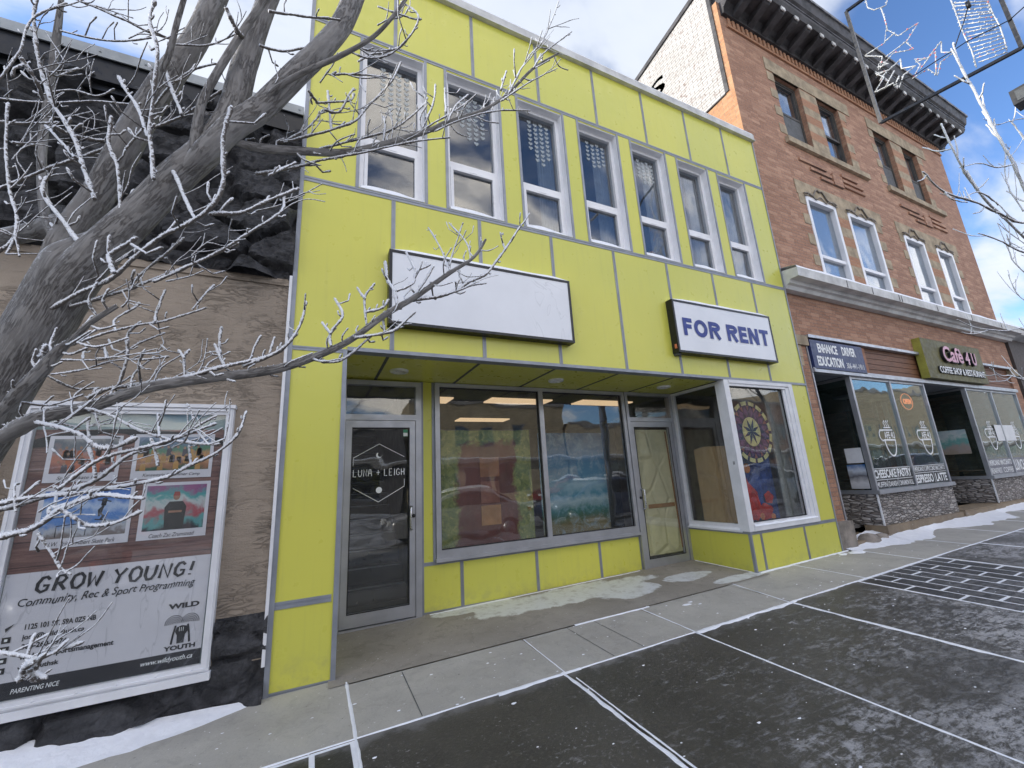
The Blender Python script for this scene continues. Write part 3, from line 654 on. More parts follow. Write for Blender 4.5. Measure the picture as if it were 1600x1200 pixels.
# ---- entrance doors
def alu_door(x0, x1, zb, zt, y, label, name='door', hx=None):
    d = MB(); d.frame(x0, x1, zb, zt, .072, y-.022, y+.022, .13, .085)
    o = d.build(name, M['alu'], YB); o['label'] = label
    MB().box(x0+.07, x1-.07, y+.001, y+.007, zb+.125, zt-.08).build('pane', M['glass'], o)
    g = MB(); g.frame(x0+.068, x1-.068, zb+.126, zt-.081, .010, y-.026, y-.0225); g.build('glazing_bead', M['black'], o)
    h = MB(); hz0, hz1 = hx[1]; h.tube([(hx[0], y-.02, hz1), (hx[0], y-.06, hz1), (hx[0]-hx[2]*.012, y-.072, hz1-.02), (hx[0]-hx[2]*.012, y-.072, hz0+.02), (hx[0], y-.06, hz0), (hx[0], y-.02, hz0)], .0125, 8)
    h.build('handle', M['steel'], o)
    k = MB(); k.tube([(hx[0]+hx[2]*.03, y-.022, (hz0+hz1)/2+.02), (hx[0]+hx[2]*.03, y-.034, (hz0+hz1)/2+.02)], .02, 14); k.build('lock_cylinder', M['black'], o)
    return o
fr = MB()
fr.box(.27, .305, 5.03, 5.10, -.02, 2.71); fr.box(1.10, 1.168, 5.03, 5.10, -.02, 2.71); fr.box(.305, 1.10, 5.03, 5.10, 2.655, 2.71); fr.box(.305, 1.10, 5.03, 5.10, 2.232, 2.30); fr.box(.305, 1.10, 5.02, 5.12, -.02, .045)
f1 = fr.build('door_frame', M['alu'], YB)
MB().box(.305, 1.10, 5.068, 5.074, 2.30, 2.655).build('transom_pane', M['glass'], f1)
D1 = alu_door(.308, 1.097, .055, 2.228, 5.065, 'glass entrance door with a white printed emblem and stairs behind it', hx=(1.045, (.975, 1.225), 1))
e = MB(); y = 5.063; R_ = .0042
def ln(*p): e.tube([(q[0], y, q[1]) for q in p], R_, 6)
ln((.40, 1.71), (.40, 1.80), (.68, 1.955), (.97, 1.80)); ln((.97, 1.545), (.97, 1.46), (.68, 1.30), (.405, 1.465))
e.disc((.685, 1.43), .034, .034, y-.001, y, 24)
mo = [(.68+.033*math.cos(a), 1.825+.033*math.sin(a)) for a in [math.radians(120+k*14) for k in range(18)]]
mi = [(.692+.026*math.cos(a), 1.832+.026*math.sin(a)) for a in [math.radians(350-k*12.3) for k in range(18)]]
for k in range(17): e.add([(mo[k][0], y-.001, mo[k][1]), (mo[k+1][0], y-.001, mo[k+1][1]), (mi[16-k][0], y-.001, mi[16-k][1]), (mi[17-k][0], y-.001, mi[17-k][1])], [(0,1,2,3)])
s = stroke_text('LUNA + LEIGH', .40, .975, 1.59, 1.665, y, .0042); e.add(s.v, s.f)
e.v = [(v[0], 5.063+(v[1]-5.063)*.3, v[2]) for v in e.v]
e.build('emblem', M['decal'], D1)
MB().box(.955, 1.01, 5.062, 5.0635, 2.04, 2.125).build('green_sticker', simple('green_sticker', (.05,.25,.13), .5), D1)
MB().box(.957, 1.008, 5.0605, 5.062, 2.045, 2.085).build('white_sticker', M['white'], D1)
# ---- the big two-light shop window
fr = MB(); y0, y1 = 5.045, 5.13
fr.box(1.345, 1.405, y0, y1, .60, 2.725); fr.box(4.335, 4.395, y0, y1, .60, 2.725); fr.box(2.845, 2.915, y0, y1, .70, 2.675)
fr.box(1.405, 4.335, y0, y1, 2.675, 2.725); fr.box(1.405, 4.335, y0, y1, .60, .70); fr.box(1.33, 4.40, y0-.03, y0+.01, .575, .612)
w = fr.build('shop_window', M['alu'], YB)
for a, b in ((1.405, 2.845), (2.915, 4.335)):
    MB().box(a, b, 5.088, 5.094, .70, 2.675).build('pane', M['glass'], w)
    g = MB(); g.frame(a, b, .70, 2.675, .012, 5.075, 5.087); g.build('gasket', M['black'], w)
# ---- second door
fr = MB(); fr.box(4.400, 4.45, 5.03, 5.12, -.02, 2.725); fr.box(5.33, 5.44, 5.03, 5.12, -.02, 2.725); fr.box(4.45, 5.33, 5.03, 5.12, 2.68, 2.725); fr.box(4.45, 5.33, 5.03, 5.12, 2.255, 2.32); fr.box(4.45, 5.33, 5.02, 5.14, 0, .085)
f2 = fr.build('door_frame', M['alu'], YB)
MB().box(4.45, 5.33, 5.078, 5.084, 2.32, 2.68).build('transom_pane', M['glass'], f2)
D2 = alu_door(4.455, 5.325, .09, 2.25, 5.07, 'glass entrance door papered over from inside', hx=(4.52, (.93, 1.22), -1))
def paper(name, base, dark, crease=.02):
    m, nt = newmat(name); P = pos(nt)
    v = NN(nt, 'ShaderNodeTexVoronoi', _feature='DISTANCE_TO_EDGE', Vector=NN(nt, 'ShaderNodeMapping', Vector=P, Scale=(3, 3, 2), Rotation=(0, .6, 0)).outputs[0], Scale=1.).outputs['Distance']
    n = nz(nt, P, 3.2, 6, .6, .8)
    c = mixc(nt, mr(nt, n, .3, .7), base, tuple(x*.8 for x in base)); c = mixc(nt, mr(nt, nz(nt, P, 2.2, 5, .7, 1.), .58, .72, 0, .5), c, dark)
    return finish(m, nt, c, .7, 0, mth(nt, 'ADD', mr(nt, v, 0, .12), mth(nt, 'MULTIPLY', n, 1.2)), crease, .9)
M['paper'] = paper('yellowed_paper', (.76,.68,.44), (.42,.30,.15)); M['card'] = paper('cardboard', (.54,.35,.19), (.4,.26,.14), .006); M['tape'] = simple('brown_tape', (.36,.17,.06), .5)
pp = MB(); n = 12; m2 = 26
vs = []
for j in range(m2+1):
    for i in range(n+1):
        x = 4.56+.69*i/n; z = .25+1.88*j/m2
        vs.append((x, 5.092+.02*abs(noise.noise(Vector((x*5, z*3, 2))))+.004*math.sin(x*40), z))
pp.add(vs, [(j*(n+1)+i, j*(n+1)+i+1, (j+1)*(n+1)+i+1, (j+1)*(n+1)+i) for j in range(m2) for i in range(n)], True)
tag(pp.build('window_paper', M['paper']), 'yellowed crinkled paper taped inside the papered glass door', 'paper')
tp = MB(); tp.hexa([(5.235, 5.086, .3), (5.262, 5.086, .3), (5.262, 5.09, .3), (5.235, 5.09, .3)], [(5.19, 5.086, 2.1), (5.215, 5.086, 2.1), (5.215, 5.09, 2.1), (5.19, 5.09, 2.1)]); tp.box(4.535, 4.562, 5.086, 5.09, .9, 2.12); tp.box(4.66, 5.2, 5.0845, 5.0855, .92, .98)
tag(tp.build('tape', M['tape']), 'brown tape strips edging the paper inside the glass door', 'tape')
# ---- corner bay: side window, corner post, front window
fr = MB()
fr.box(5.372, 5.46, 4.10, 4.15, .60, 2.72); fr.box(5.385, 5.45, 4.985, 5.03, .60, 2.72)
fr.box(5.385, 5.45, 4.15, 4.985, .60, .69); fr.box(5.385, 5.45, 4.15, 4.985, 2.68, 2.72); fr.box(5.35, 5.40, 4.10, 5.03, .588, .612)
fr.box(5.365, 5.46, 3.985, 4.10, .60, 2.727)
ws = fr.build('corner_window', M['white_trim'], YB); ws['label'] = 'side window of the corner bay with white corner post'
MB().box(5.415, 5.42, 4.15, 4.985, .69, 2.68).build('pane', M['glass'], ws)
nm = MB(); nm.box(5.362, 5.3645, 4.035, 4.041, 1.50, 1.545); nm.box(5.362, 5.3645, 4.052, 4.058, 1.50, 1.545); nm.build('house_number', M['dark'], ws)
fr = MB()
fr.box(5.46, 5.475, 3.99, 4.08, .66, 2.70)
fr.box(6.88, 6.97, 3.975, 4.09, .60, 2.727); fr.box(6.80, 6.88, 3.988, 4.08, .66, 2.67); fr.box(6.745, 6.80, 4.004, 4.08, .70, 2.63)
fr.box(5.46, 6.88, 3.975, 4.09, .60, .66); fr.box(5.46, 6.80, 3.988, 4.08, .66, .705)
fr.box(5.46, 6.88, 3.975, 4.09, 2.68, 2.727); fr.box(5.46, 6.80, 3.988, 4.08, 2.64, 2.68)
wf = fr.build('bay_window', M['white_trim'], YB)
MB().box(5.475, 6.745, 4.04, 4.046, .705, 2.64).build('pane', M['glass'], wf)
g = MB(); g.frame(5.475, 6.745, .705, 2.64, .014, 4.025, 4.0395); g.build('gasket', M['black'], wf)
s = MB(); n = 60; vs = []
for k in range(n+1):
    x = 5.47+1.45*k/n; h = .022*(1+.8*noise.noise(Vector((x*7, 0, 0))))
    vs += [(x, 3.968, .661), (x, 3.975, .662+h*.7), (x, 3.986, .662+h), (x, 3.989, .66+h)]
s.add(vs, [(k*4+j, (k+1)*4+j, (k+1)*4+j+1, k*4+j+1) for k in range(n) for j in range(3)], True)
vs = []
for k in range(41):
    y = 4.12+.88*k/40; h = .03*(1+.6*noise.noise(Vector((y*7, 5, 0)))); vs += [(5.348, y, .613), (5.355, y, .613+h*.7), (5.38, y, .613+h), (5.386, y, .613+h*.8)]
s.add(vs, [(k*4+j, k*4+j+1, (k+1)*4+j+1, (k+1)*4+j) for k in range(40) for j in range(3)], True)
s.build('snow', M['snow'], wf)
# ---- things seen inside the shop windows
def mural_mat(kind):
    m, nt = newmat('painting_'+kind); P = pos(nt); s = NN(nt, 'ShaderNodeSeparateXYZ', Vector=P); X, Z = s.outputs[0], s.outputs[2]
    wob = mth(nt, 'MULTIPLY', mth(nt, 'SUBTRACT', nz(nt, P, 5, 6, .65, .5), .5), .38)
    if kind == 'red':
        ex = mth(nt, 'SUBTRACT', mth(nt, 'ABSOLUTE', mth(nt, 'SUBTRACT', X, 2.13)), .43); ez = mth(nt, 'SUBTRACT', mth(nt, 'ABSOLUTE', mth(nt, 'SUBTRACT', Z, 1.25)), .74)
        d = mth(nt, 'ADD', mth(nt, 'MAXIMUM', ex, ez), wob)
        edge = mixc(nt, mr(nt, nz(nt, P, 9, 6, .75, .8), .38, .62), (.36,.38,.12), (.17,.22,.08)); edge = mixc(nt, mr(nt, nz(nt, P, 16, 4), .55, .65, 0, .7), edge, (.5,.46,.16))
        core = mixc(nt, mr(nt, nz(nt, P, 3, 6, .6, .5, (1, 1, .4)), .35, .65), (.21,.06,.05), (.14,.045,.04))
        c = mixc(nt, mr(nt, d, -.05, .04), core, edge)
    else:
        r = NN(nt, 'ShaderNodeValToRGB'); zz_ = mth(nt, 'ADD', Z, mth(nt, 'MULTIPLY', wob, .7)); nt.links.new(mr(nt, zz_, .6, 2.1, 0, 1, False), r.inputs[0])
        e = r.color_ramp.elements; e[0].position = 0; e[0].color = (.22,.17,.06,1); e[1].position = 1; e[1].color = (.03,.11,.24,1)
        for p, c_ in ((.14, (.25,.2,.08,1)), (.2, (.06,.14,.07,1)), (.26, (.05,.22,.2,1)), (.34, (.5,.62,.66,1)), (.4, (.08,.3,.42,1)), (.5, (.35,.52,.62,1)), (.58, (.06,.24,.42,1)), (.8, (.05,.2,.4,1))):
            q = e.new(p); q.color = c_
        c = mixc(nt, mr(nt, nz(nt, P, 7, 6, .7, .6), .45, .7, 0, .6), r.outputs[0], (.4,.55,.66))
    return finish(m, nt, c, .6, 0, nz(nt, P, 20, 5), .002, .6)
def board(x0, x1, z0, z1, y, m, nm, label, cat, jag=.012):
    b = MB(); n = 24; top = [(x0+(x1-x0)*k/n, z1+jag*noise.noise(Vector((k*.7, x0, 0)))) for k in range(n, -1, -1)]; bot = [(x0+(x1-x0)*k/n, z0) for k in range(n+1)]
    b.poly(bot+top, y, y+.012); return tag(b.build(nm, m, fix=True), label, cat)
board(1.46, 2.80, .60, 2.15, 5.32, mural_mat('red'), 'painted_panel', 'large painted panel with dark red centre and mottled yellow green border in the shop window', 'painting')
for (x0, x1, z0, z1, col, lb) in ((2.02, 2.30, 1.52, 1.78, (.42,.17,.09), 'orange brown square of paper on the red painted panel, upper one'), (2.02, 2.29, 1.18, 1.46, (.33,.13,.10), 'dull pinkish paper sheet in the middle of the red painted panel'), (2.02, 2.30, .90, 1.15, (.50,.24,.11), 'light orange square of paper low on the red painted panel')):
    tag(MB().box(x0, x1, 5.312, 5.318, z0, z1).build('paper_sheet', simple('paper_sheet', col, .7)), lb, 'paper', 'paper squares on the red painting')
board(2.98, 4.22, .58, 2.12, 5.40, mural_mat('blue'), 'painted_panel', 'large painted panel of blue sky and white waves in the shop window', 'painting')
MB_ = MB(); MB_.box(4.16, 4.34, 5.30, 5.42, .3, 2.3); tag(MB_.build('partition_post', M['dark']), 'dark upright partition beside the blue painted panel', 'post')
cb = MB(); cb.add([(5.475, 4.16, .66), (5.475, 4.80, .66), (5.475, 4.80, 1.77), (5.475, 4.60, 1.80), (5.475, 4.16, 1.775), (5.487, 4.16, .66), (5.487, 4.80, .66), (5.487, 4.80, 1.77), (5.487, 4.60, 1.80), (5.487, 4.16, 1.775)], [(4,3,2,1,0), (5,6,7,8,9), (0,1,6,5), (1,2,7,6), (2,3,8,7), (3,4,9,8), (4,0,5,9)])
tag(cb.build('cardboard_sheet', M['card']), 'brown cardboard sheet leaning inside the side window of the corner bay', 'cardboard')
# round star hanging in the bay window
SG = thing('star_medallion', 'round painted medallion with dark eight pointed star on yellow hanging in the corner window', 'medallion', (6.08, 4.2, 1.5))
cx, cz, Yq = 6.09, 1.985, 4.20
MB().disc((cx, cz), .478, .478, Yq, Yq+.006, 48).build('backing', M['navy'], SG)
o = MB()
for k in range(16):
    a0, a1 = 2*PI*(k+.08)/16, 2*PI*(k+.80)/16; pts = [(cx+.476*math.cos(a), cz+.476*math.sin(a)) for a in (a0, (a0+a1)/2, a1)]+[(cx+.415*math.cos(a), cz+.415*math.sin(a)) for a in (a1, (a0+a1)/2, a0)]
    o.poly(pts, Yq-.003, Yq-.001)
o.disc((cx, cz), .205, .225, Yq-.003, Yq-.001, 32); o.build('cream_pieces', M['cream'], SG)
p1 = MB(); p2 = MB()
for k in range(16):
    a = 2*PI*(k+.5)/16; da = PI/16
    p1.poly([(cx+.215*math.cos(a), cz+.22*math.sin(a)), (cx+.31*math.cos(a-da*.9), cz+.31*math.sin(a-da*.9)), (cx+.40*math.cos(a), cz+.40*math.sin(a)), (cx+.31*math.cos(a+da*.9), cz+.31*math.sin(a+da*.9))], Yq-.0025, Yq-.001)
    b = 2*PI*k/16; p2.poly([(cx+.325*math.cos(b), cz+.325*math.sin(b)), (cx+.405*math.cos(b-da*.45), cz+.405*math.sin(b-da*.45)), (cx+.405*math.cos(b+da*.45), cz+.405*math.sin(b+da*.45))], Yq-.0025, Yq-.001)
p1.build('purple_pieces', M['purple'], SG); p2.build('orange_pieces', simple('dusty_red', (.3,.1,.09), .6), SG)
s8 = MB()
for k in range(8):
    a = 2*PI*k/8+PI/8; da = PI/8
    s8.poly([(cx, cz), (cx+.09*math.cos(a-da*.8), cz+.09*math.sin(a-da*.8)), (cx+.2*math.cos(a), cz+.215*math.sin(a)), (cx+.09*math.cos(a+da*.8), cz+.09*math.sin(a+da*.8))], Yq-.006, Yq-.0035)
s8.build('star', M['navy'], SG)
# blue hanging with big red flowers
QG = thing('flower_banner', 'deep blue hanging cloth with big red and orange flowers low in the corner window', 'banner', (6.0, 4.35, .6))
b = MB(); n = 30; vs = []
for j in range(2):
    for k in range(n+1):
        x = 5.62+1.02*k/n; vs.append((x, 4.36+.012*math.sin(k*.9), .5 if j == 0 else 1.72-.12*abs(k/n-.4)))
b.add(vs, [(k, k+1, n+2+k, n+1+k) for k in range(n)], True); b.build('cloth', M['bluecloth'], QG)
rd = MB()
for (x, z, rx, rz, y) in ((5.78, 1.12, .22, .30, 4.318), (5.98, .92, .19, .26, 4.322), (6.28, .78, .16, .12, 4.33), (6.40, .98, .1, .09, 4.33), (5.66, .82, .12, .2, 4.315)):
    pts = [(x+rx*(1+.12*math.sin(5*t+x*9))*math.cos(t), z+rz*(1+.1*math.sin(5*t+z*7))*math.sin(t)) for t in [2*PI*k/28 for k in range(28)]]
    rd.poly(pts, y, y+.004)
rd.build('petals', M['redpaint'], QG)
oo = MB(); oo.disc((6.0, 1.44), .075, .075, 4.325, 4.33); oo.disc((6.42, .70), .05, .045, 4.322, 4.326); oo.disc((6.16, .72), .05, .05, 4.32, 4.325); oo.build('orange_spots', M['orange'], QG)
oo = MB(); oo.disc((5.72, 1.0), .085, .11, 4.308, 4.312); oo.build('flower_eye', M['navy'], QG)
oo = MB(); oo.disc((5.72, 1.0), .04, .055, 4.304, 4.3075); oo.build('flower_eye_centre', M['bluecloth'], QG)
cu = MB(); n = 40; pts = [(6.70+.42*k/n, 4.30+.03*math.sin(k*1.15)+.01*math.sin(k*2.7)) for k in range(n+1)]
cu.add([(p[0], p[1], z) for p in pts for z in (.3, 2.72)], [(k*2, k*2+2, k*2+3, k*2+1) for k in range(n)], True)
tag(cu.build('curtain', M['curtain']), 'pale gathered curtain at the right side of the corner window', 'curtain')

# ---- sign boxes on the facade
def facemat():
    m, nt = newmat('sign_face'); P = pos(nt)
    c = mixc(nt, mr(nt, nz(nt, P, 1.5, 5, .6), .3, .7), (.76,.78,.82), (.70,.72,.76))
    n = mth(nt, 'ABSOLUTE', mth(nt, 'SUBTRACT', nz(nt, P, 2.4, 3, .5, 1.2, (1.4, 1, .8)), .5)); s = NN(nt, 'ShaderNodeSeparateXYZ', Vector=P)
    lim = mth(nt, 'MULTIPLY', mr(nt, s.outputs[0], 2.1, 2.3), mr(nt, s.outputs[0], 2.62, 2.7, 1, 0))
    c = mixc(nt, mth(nt, 'MULTIPLY', mr(nt, n, 0, .02, .3, 0), lim), c, (.4,.42,.45))
    return finish(m, nt, c, .3)
M['face'] = facemat()
def sign_box(name, label, x0, x1, z0, z1, yf, depth, mframe='dark'):
    t = thing(name, label, 'sign', ((x0+x1)/2, 4, z0))
    c = MB(); c.box(x0, x1, yf+.02, yf+depth, z0, z1); c.frame(x0, x1, z0, z1, .03, yf, yf+.022)
    c.build('case', M[mframe], t)
    MB().box(x0+.028, x1-.028, yf+.006, yf+.019, z0+.028, z1-.028).build('face_panel', M['face'], t)
    s = MB(); n = 40; vs = []
    for k in range(n+1):
        x = x0+.01+(x1-x0-.02)*k/n; h = .045*(1+.35*noise.noise(Vector((x*2.5, z0, 0))))*min(1, .25+k/5, .25+(n-k)/5); vs += [(x, yf+.004, z1-.001), (x, yf+.012, z1+h*.7), (x, yf+depth*.5, z1+h), (x, yf+depth, z1+h*1.1)]
    s.add(vs, [(k*4+j, (k+1)*4+j, (k+1)*4+j+1, k*4+j+1) for k in range(n) for j in range(3)], True); s.build('snow', M['snow'], t)
    return t
SB1 = sign_box('sign_box', 'blank white sign box in black frame on the yellow facade', .588, 2.745, 3.005, 3.81, 3.885, .115)
MB().box(.63, .74, 3.90, 3.93, 2.985, 3.004).build('conduit', M['groove'], SB1)
SB2 = sign_box('sign_box', 'white for rent sign box with blue letters in black frame', 4.448, 6.60, 3.042, 3.825, 3.885, .115)
def block_text(txt, x0, x1, z0, z1, y, w):
    AR = lambda cx, cz, rx, rz, a, b, n=14: [(cx+rx*math.cos(math.radians(a+(b-a)*k/n)), cz+rz*math.sin(math.radians(a+(b-a)*k/n))) for k in range(n+1)]
    h = z1-z0; u = w/h; q = u/2
    G = {'F': (.62, [[(q, 0), (q, 1)], [(u*.9, 1-q), (.62, 1-q)], [(u*.9, .53), (.56, .53)]]), 'O': (.92, [AR(.46, .5, .46-q, .5-q, 90, 450, 30)]),
         'R': (.80, [[(q, 0), (q, 1)], [(u*.9, 1-q), (.42, 1-q)]+AR(.42, .725, .32-q*.3, .275-q, 90, -90)+[(u*.9, .45+q)], [(.40, .48), (.70, 0)]]),
         'E': (.64, [[(q, 0), (q, 1)], [(u*.9, 1-q), (.64, 1-q)], [(u*.9, .52), (.60, .52)], [(u*.9, q), (.65, q)]]), 'N': (.80, [[(q, 0), (q, 1)], [(q*1.1, .97), (.80-q*1.1, .03)], [(.80-q, 0), (.80-q, 1)]]),
         'T': (.74, [[(.37, 0), (.37, 1-u*.9)], [(0, 1-q), (.74, 1-q)]]), ' ': (.26, [])}
    tot = sum(G[c][0] for c in txt)+.12*(len(txt)-1); k = (x1-x0)/(tot*h); mb = MB(); x = x0; lay = 0
    for c in txt:
        for st_ in G[c][1]:
            lay += 1; yy = y-.0025-.0003*(lay % 4); P_ = [Vector((p[0], p[1])) for p in st_]; vs = []; closed = (P_[0]-P_[-1]).length < 1e-6
            for i, p in enumerate(P_):
                if closed: t = P_[1 if i in (0, len(P_)-1) else i+1]-P_[-2 if i in (0, len(P_)-1) else i-1]
                else: t = P_[min(i+1, len(P_)-1)]-P_[max(i-1, 0)]
                t.normalize(); n_ = Vector((-t.y, t.x))*u/2
                for sg in (1, -1): vs.append((x+(p.x+n_.x*sg)*h*k, yy, z0+(p.y+n_.y*sg)*h))
            m = len(P_); mb.add(vs, [(2*i, 2*i+1, 2*i+3, 2*i+2) for i in range(m-1)])
        x += (G[c][0]+.12)*h*k
    return mb
block_text('FOR RENT', 4.60, 6.475, 3.30, 3.565, 3.888, .062).build('lettering', M['textblue'], SB2)
MB().box(4.430, 4.449, 3.91, 3.935, 3.10, 3.16).build('red_tag', simple('orange_tag', (.75,.22,.1), .4), SB2)
SB2c = MB(); SB2c.box(4.46, 4.53, 3.93, 4.0, 3.015, 3.041); SB2c.build('conduit', M['groove'], SB2)
# ================================================================== the brick building
BB = thing('brick_building', 'three storey red brick building with dark bracketed cornice and cafe storefront', 'building', (12.5, 4.1, 0))
YF = 4.10; BX0, BX1 = 7.42, 17.55
W3 = [(8.97, 9.93), (10.60, 11.55), (13.16, 14.06), (14.70, 15.60)]; Z3 = (8.33, 10.12)
W2 = [(9.03, 10.14), (10.60, 11.76), (13.12, 14.20), (14.86, 15.86)]; Z2 = (5.04, 6.93)
bw = MB()
wall_holes(bw, BX0, BX1, -.2, 11.35, YF, YF+.35, [(a, b, *Z3) for a, b in W3]+[(a, b, *Z2) for a, b in W2]+[(7.83, 17.12, -.4, 3.66)])
bw.build('front_wall', M['brick'], BB)
sw = MB(); sw.box(BX0, BX0+.2, 4.451, 5.2, 7.4, 9.07); sw.box(BX0, BX0+.2, 5.2, 20, 7.4, 9.07); sw.box(BX0, BX0+.2, 4.451, 4.452, 9.07, 11.35)
sw.box(BX0-.004, BX0, 4.10, 4.452, 0, 11.35); sw.build('side_wall', M['brick_or'], BB)
ww = MB(); ww.add([(BX0-.012, 4.25, 9.07), (BX0-.012, 20, 9.07), (BX0-.012, 20, 9.9), (BX0-.012, 4.25, 12.05), (BX0+.2, 4.25, 9.07), (BX0+.2, 20, 9.07), (BX0+.2, 20, 9.9), (BX0+.2, 4.25, 12.05)], [(0,1,2,3)[::-1], (4,5,6,7), (3,2,6,7), (0,3,7,4), (0,4,5,1)])
wwo = ww.build('painted_side_wall', M['wbrick'], BB, fix=True); wwo['label'] = 'white painted brick upper side wall'
cp_ = MB(); cp_.add([(BX0-.05, 4.2, 12.06), (BX0-.05, 20, 9.91), (BX0-.05, 20, 10.03), (BX0-.05, 4.2, 12.18), (BX0+.25, 4.2, 12.06), (BX0+.25, 20, 9.91), (BX0+.25, 20, 10.03), (BX0+.25, 4.2, 12.18)], [(0,1,2,3), (4,5,6,7), (3,2,6,7), (0,3,7,4), (0,4,5,1)])
cp_.box(BX0-.03, BX0, 4.21, 4.29, 9.07, 12.05); cp_.box(BX0-.03, BX0, 4.29, 20, 9.045, 9.075)
cp_.build('wall_coping', M['cornice'], BB, fix=True)
# the last letters of an old painted word on the white wall
def side_text(txt, y0, y1, z0, z1, x):
    t = text_mesh(txt, 0, 1, 0, 1, 0, .0, bold=.02)
    mb = MB(); mb.add([(x-(.004 if v[1] < 0 else 0), y1+(y0-y1)*v[0], z0+(z1-z0)*v[2]) for v in t.v], t.f); return mb
side_text('IS', 5.66, 6.40, 10.66, 11.16, BX0-.0125).build('painted_letters', M['ink'], wwo, fix=True)
bk = MB(); bk.box(BX1-.2, BX1, 4.45, 20, -.2, 11.35); bk.box(BX0+.2, BX1-.2, 4.45, 20, 11.0, 11.2); bk.box(BX0+.2, BX1-.2, 19.8, 20, -.2, 11)
bk.box(BX0+.2, BX1-.2, 4.46, 12, 3.75, 3.85); bk.box(BX0+.2, BX1-.2, 4.46, 12, 7.55, 7.65)
bk.build('back_wall', M['brick'], BB)
bi = MB(); bi.box(BX0+.2, BX1-.2, 8, 8.1, 3.9, 11); bi.build('inner_wall', M['wallint'], BB)
# cornice
cn = MB()
prof = [(4.10, 11.0), (4.03, 11.0), (4.01, 11.12), (3.93, 11.2), (3.55, 11.24), (3.50, 11.32), (3.50, 11.42), (3.44, 11.47), (3.40, 11.66), (3.38, 11.72), (4.3, 11.80), (4.3, 11.2)]
cn.prism(prof, 7.50, 17.88); cn.build('cornice', M['cornice'], BB, fix=True)
ce = MB(); ce.box(7.48, 17.90, 3.365, 3.40, 11.68, 11.75); ce.box(7.49, 17.89, 3.485, 3.505, 11.40, 11.435); ce.box(7.49, 17.6, 4.0, 4.02, 11.13, 11.15); ce.build('cornice_edge', M['cornice_lt'], BB)
for k in range(21):
    x = 7.78+.485*k; b = MB(); b.add([(x, 4.02, 11.02), (x, 3.60, 11.14), (x, 3.56, 11.19), (x, 3.56, 11.243), (x, 4.02, 11.243), (x+.17, 4.02, 11.02), (x+.17, 3.60, 11.14), (x+.17, 3.56, 11.19), (x+.17, 3.56, 11.243), (x+.17, 4.02, 11.243)], [(0,1,2,3,4), (5,9,8,7,6), (0,5,6,1), (1,6,7,2), (2,7,8,3), (0,4,9,5)])
    b.build('bracket', M['cornice'], BB, fix=True)
cb2 = MB()
for k in range(21): cb2.box(7.80+.485*k, 7.93+.485*k, 3.535, 3.558, 11.15, 11.24)
tag(cb2.build('bracket_tips', M['ledge'], BB), kind='stuff')
fb = MB(); fb.box(7.62, 17.55, 4.065, 4.10, 10.72, 10.78)
fb.build('string_course', M['brick_or_f'], BB)
dn = MB()
for k in range(66): dn.box(7.66+.15*k, 7.74+.15*k, 4.07, 4.10, 10.80, 10.99)
tag(dn.build('brick_dentils', M['brick_or_f'], BB), kind='stuff')
# stone lintels, quoins, sills
def quoin(x0, x1, z0, z1): return MB().box(x0, x1, YF-.012, YF+.02, z0, z1)
for (x0, x1) in ((8.72, 12.08), (12.95, 16.20)):
    MB().box(x0, x1, YF-.015, YF+.03, 10.12, 10.46).build('lintel', M['stone'], BB)
    s = MB(); s.box(x0+.12, x1+.02, YF-.07, YF+.12, 8.19, 8.33); s.build('sill', M['stone'], BB)
def edge_blocks(pairs, z0, z1, name_m):
    for (xa, xb, ph, m) in pairs:
        b = MB(); z = z0+ph; h = .235
        while z < z1-.05:
            b.box(xa, xb, YF-.010, YF+.02, z, min(z+h, z1)); z += 2*h
        tag(b.build('quoins', m, BB), kind='stuff')
for (a, b), (c, d) in ((W3[0], W3[1]), (W3[2], W3[3])):
    edge_blocks([(a-.24, a-.002, .1, M['stone']), (b+.002, c-.002, .1, M['stone']), (b+.002, c-.002, .335, M['brick_or_f']), (d+.002, d+.3, .1, M['stone']), (d+.002, d+.2, .335, M['brick_or_f'])], Z3[0], Z3[1], 0)
for (a, b), (c, d) in ((W2[0], W2[1]), (W2[2], W2[3])):
    MB().box(a-.26, d+.42, YF-.012, YF+.02, 6.93, 7.27).build('lintel', M['stone'], BB)
    edge_blocks([(a-.22, a-.002, .25, M['stone']), (b+.002, c-.002, .25, M['stone']), (b+.002, c-.002, .015, M['brick_or_f']), (d+.002, d+.3, .25, M['stone'])], Z2[0], Z2[1], 0)
    for (p, q) in ((a, b), (c, d)):
        o = MB(); xc = (p+q)/2; hw = (q-p)/2+.04
        for sx in (-1, 1):
            o.tube([(xc+sx*hw*u, YF-.03, 6.97+.10*math.sin(u*9)*(1-u)+.16*(1-u)**1.5) for u in [k/14 for k in range(15)]], .016, 6)
            o.tube([(xc+sx*hw*u, YF-.03, 6.96+.05*math.cos(u*10)) for u in [k/14 for k in range(15)]], .012, 6)
        o.build('lintel_ornament', M['stone_grey'], BB)
# raised brick pattern between the floors
for x0 in (9.15, 13.48):
    o = MB()
    for (a, b, z) in ((0, 1.0, 7.84), (.36, 1.16, 7.70), (.7, 1.16, 7.56), (1.62, 2.3, 7.90), (1.62, 2.5, 7.76), (1.62, 2.52, 7.62)): o.box(x0+a, x0+b, YF-.035, YF+.01, z, z+.07)
    o.box(x0+1.2, x0+1.58, YF-.04, YF+.01, 7.56, 7.86)
    tag(o.build('raised_brick_pattern', M['brick'], BB), kind='stuff')
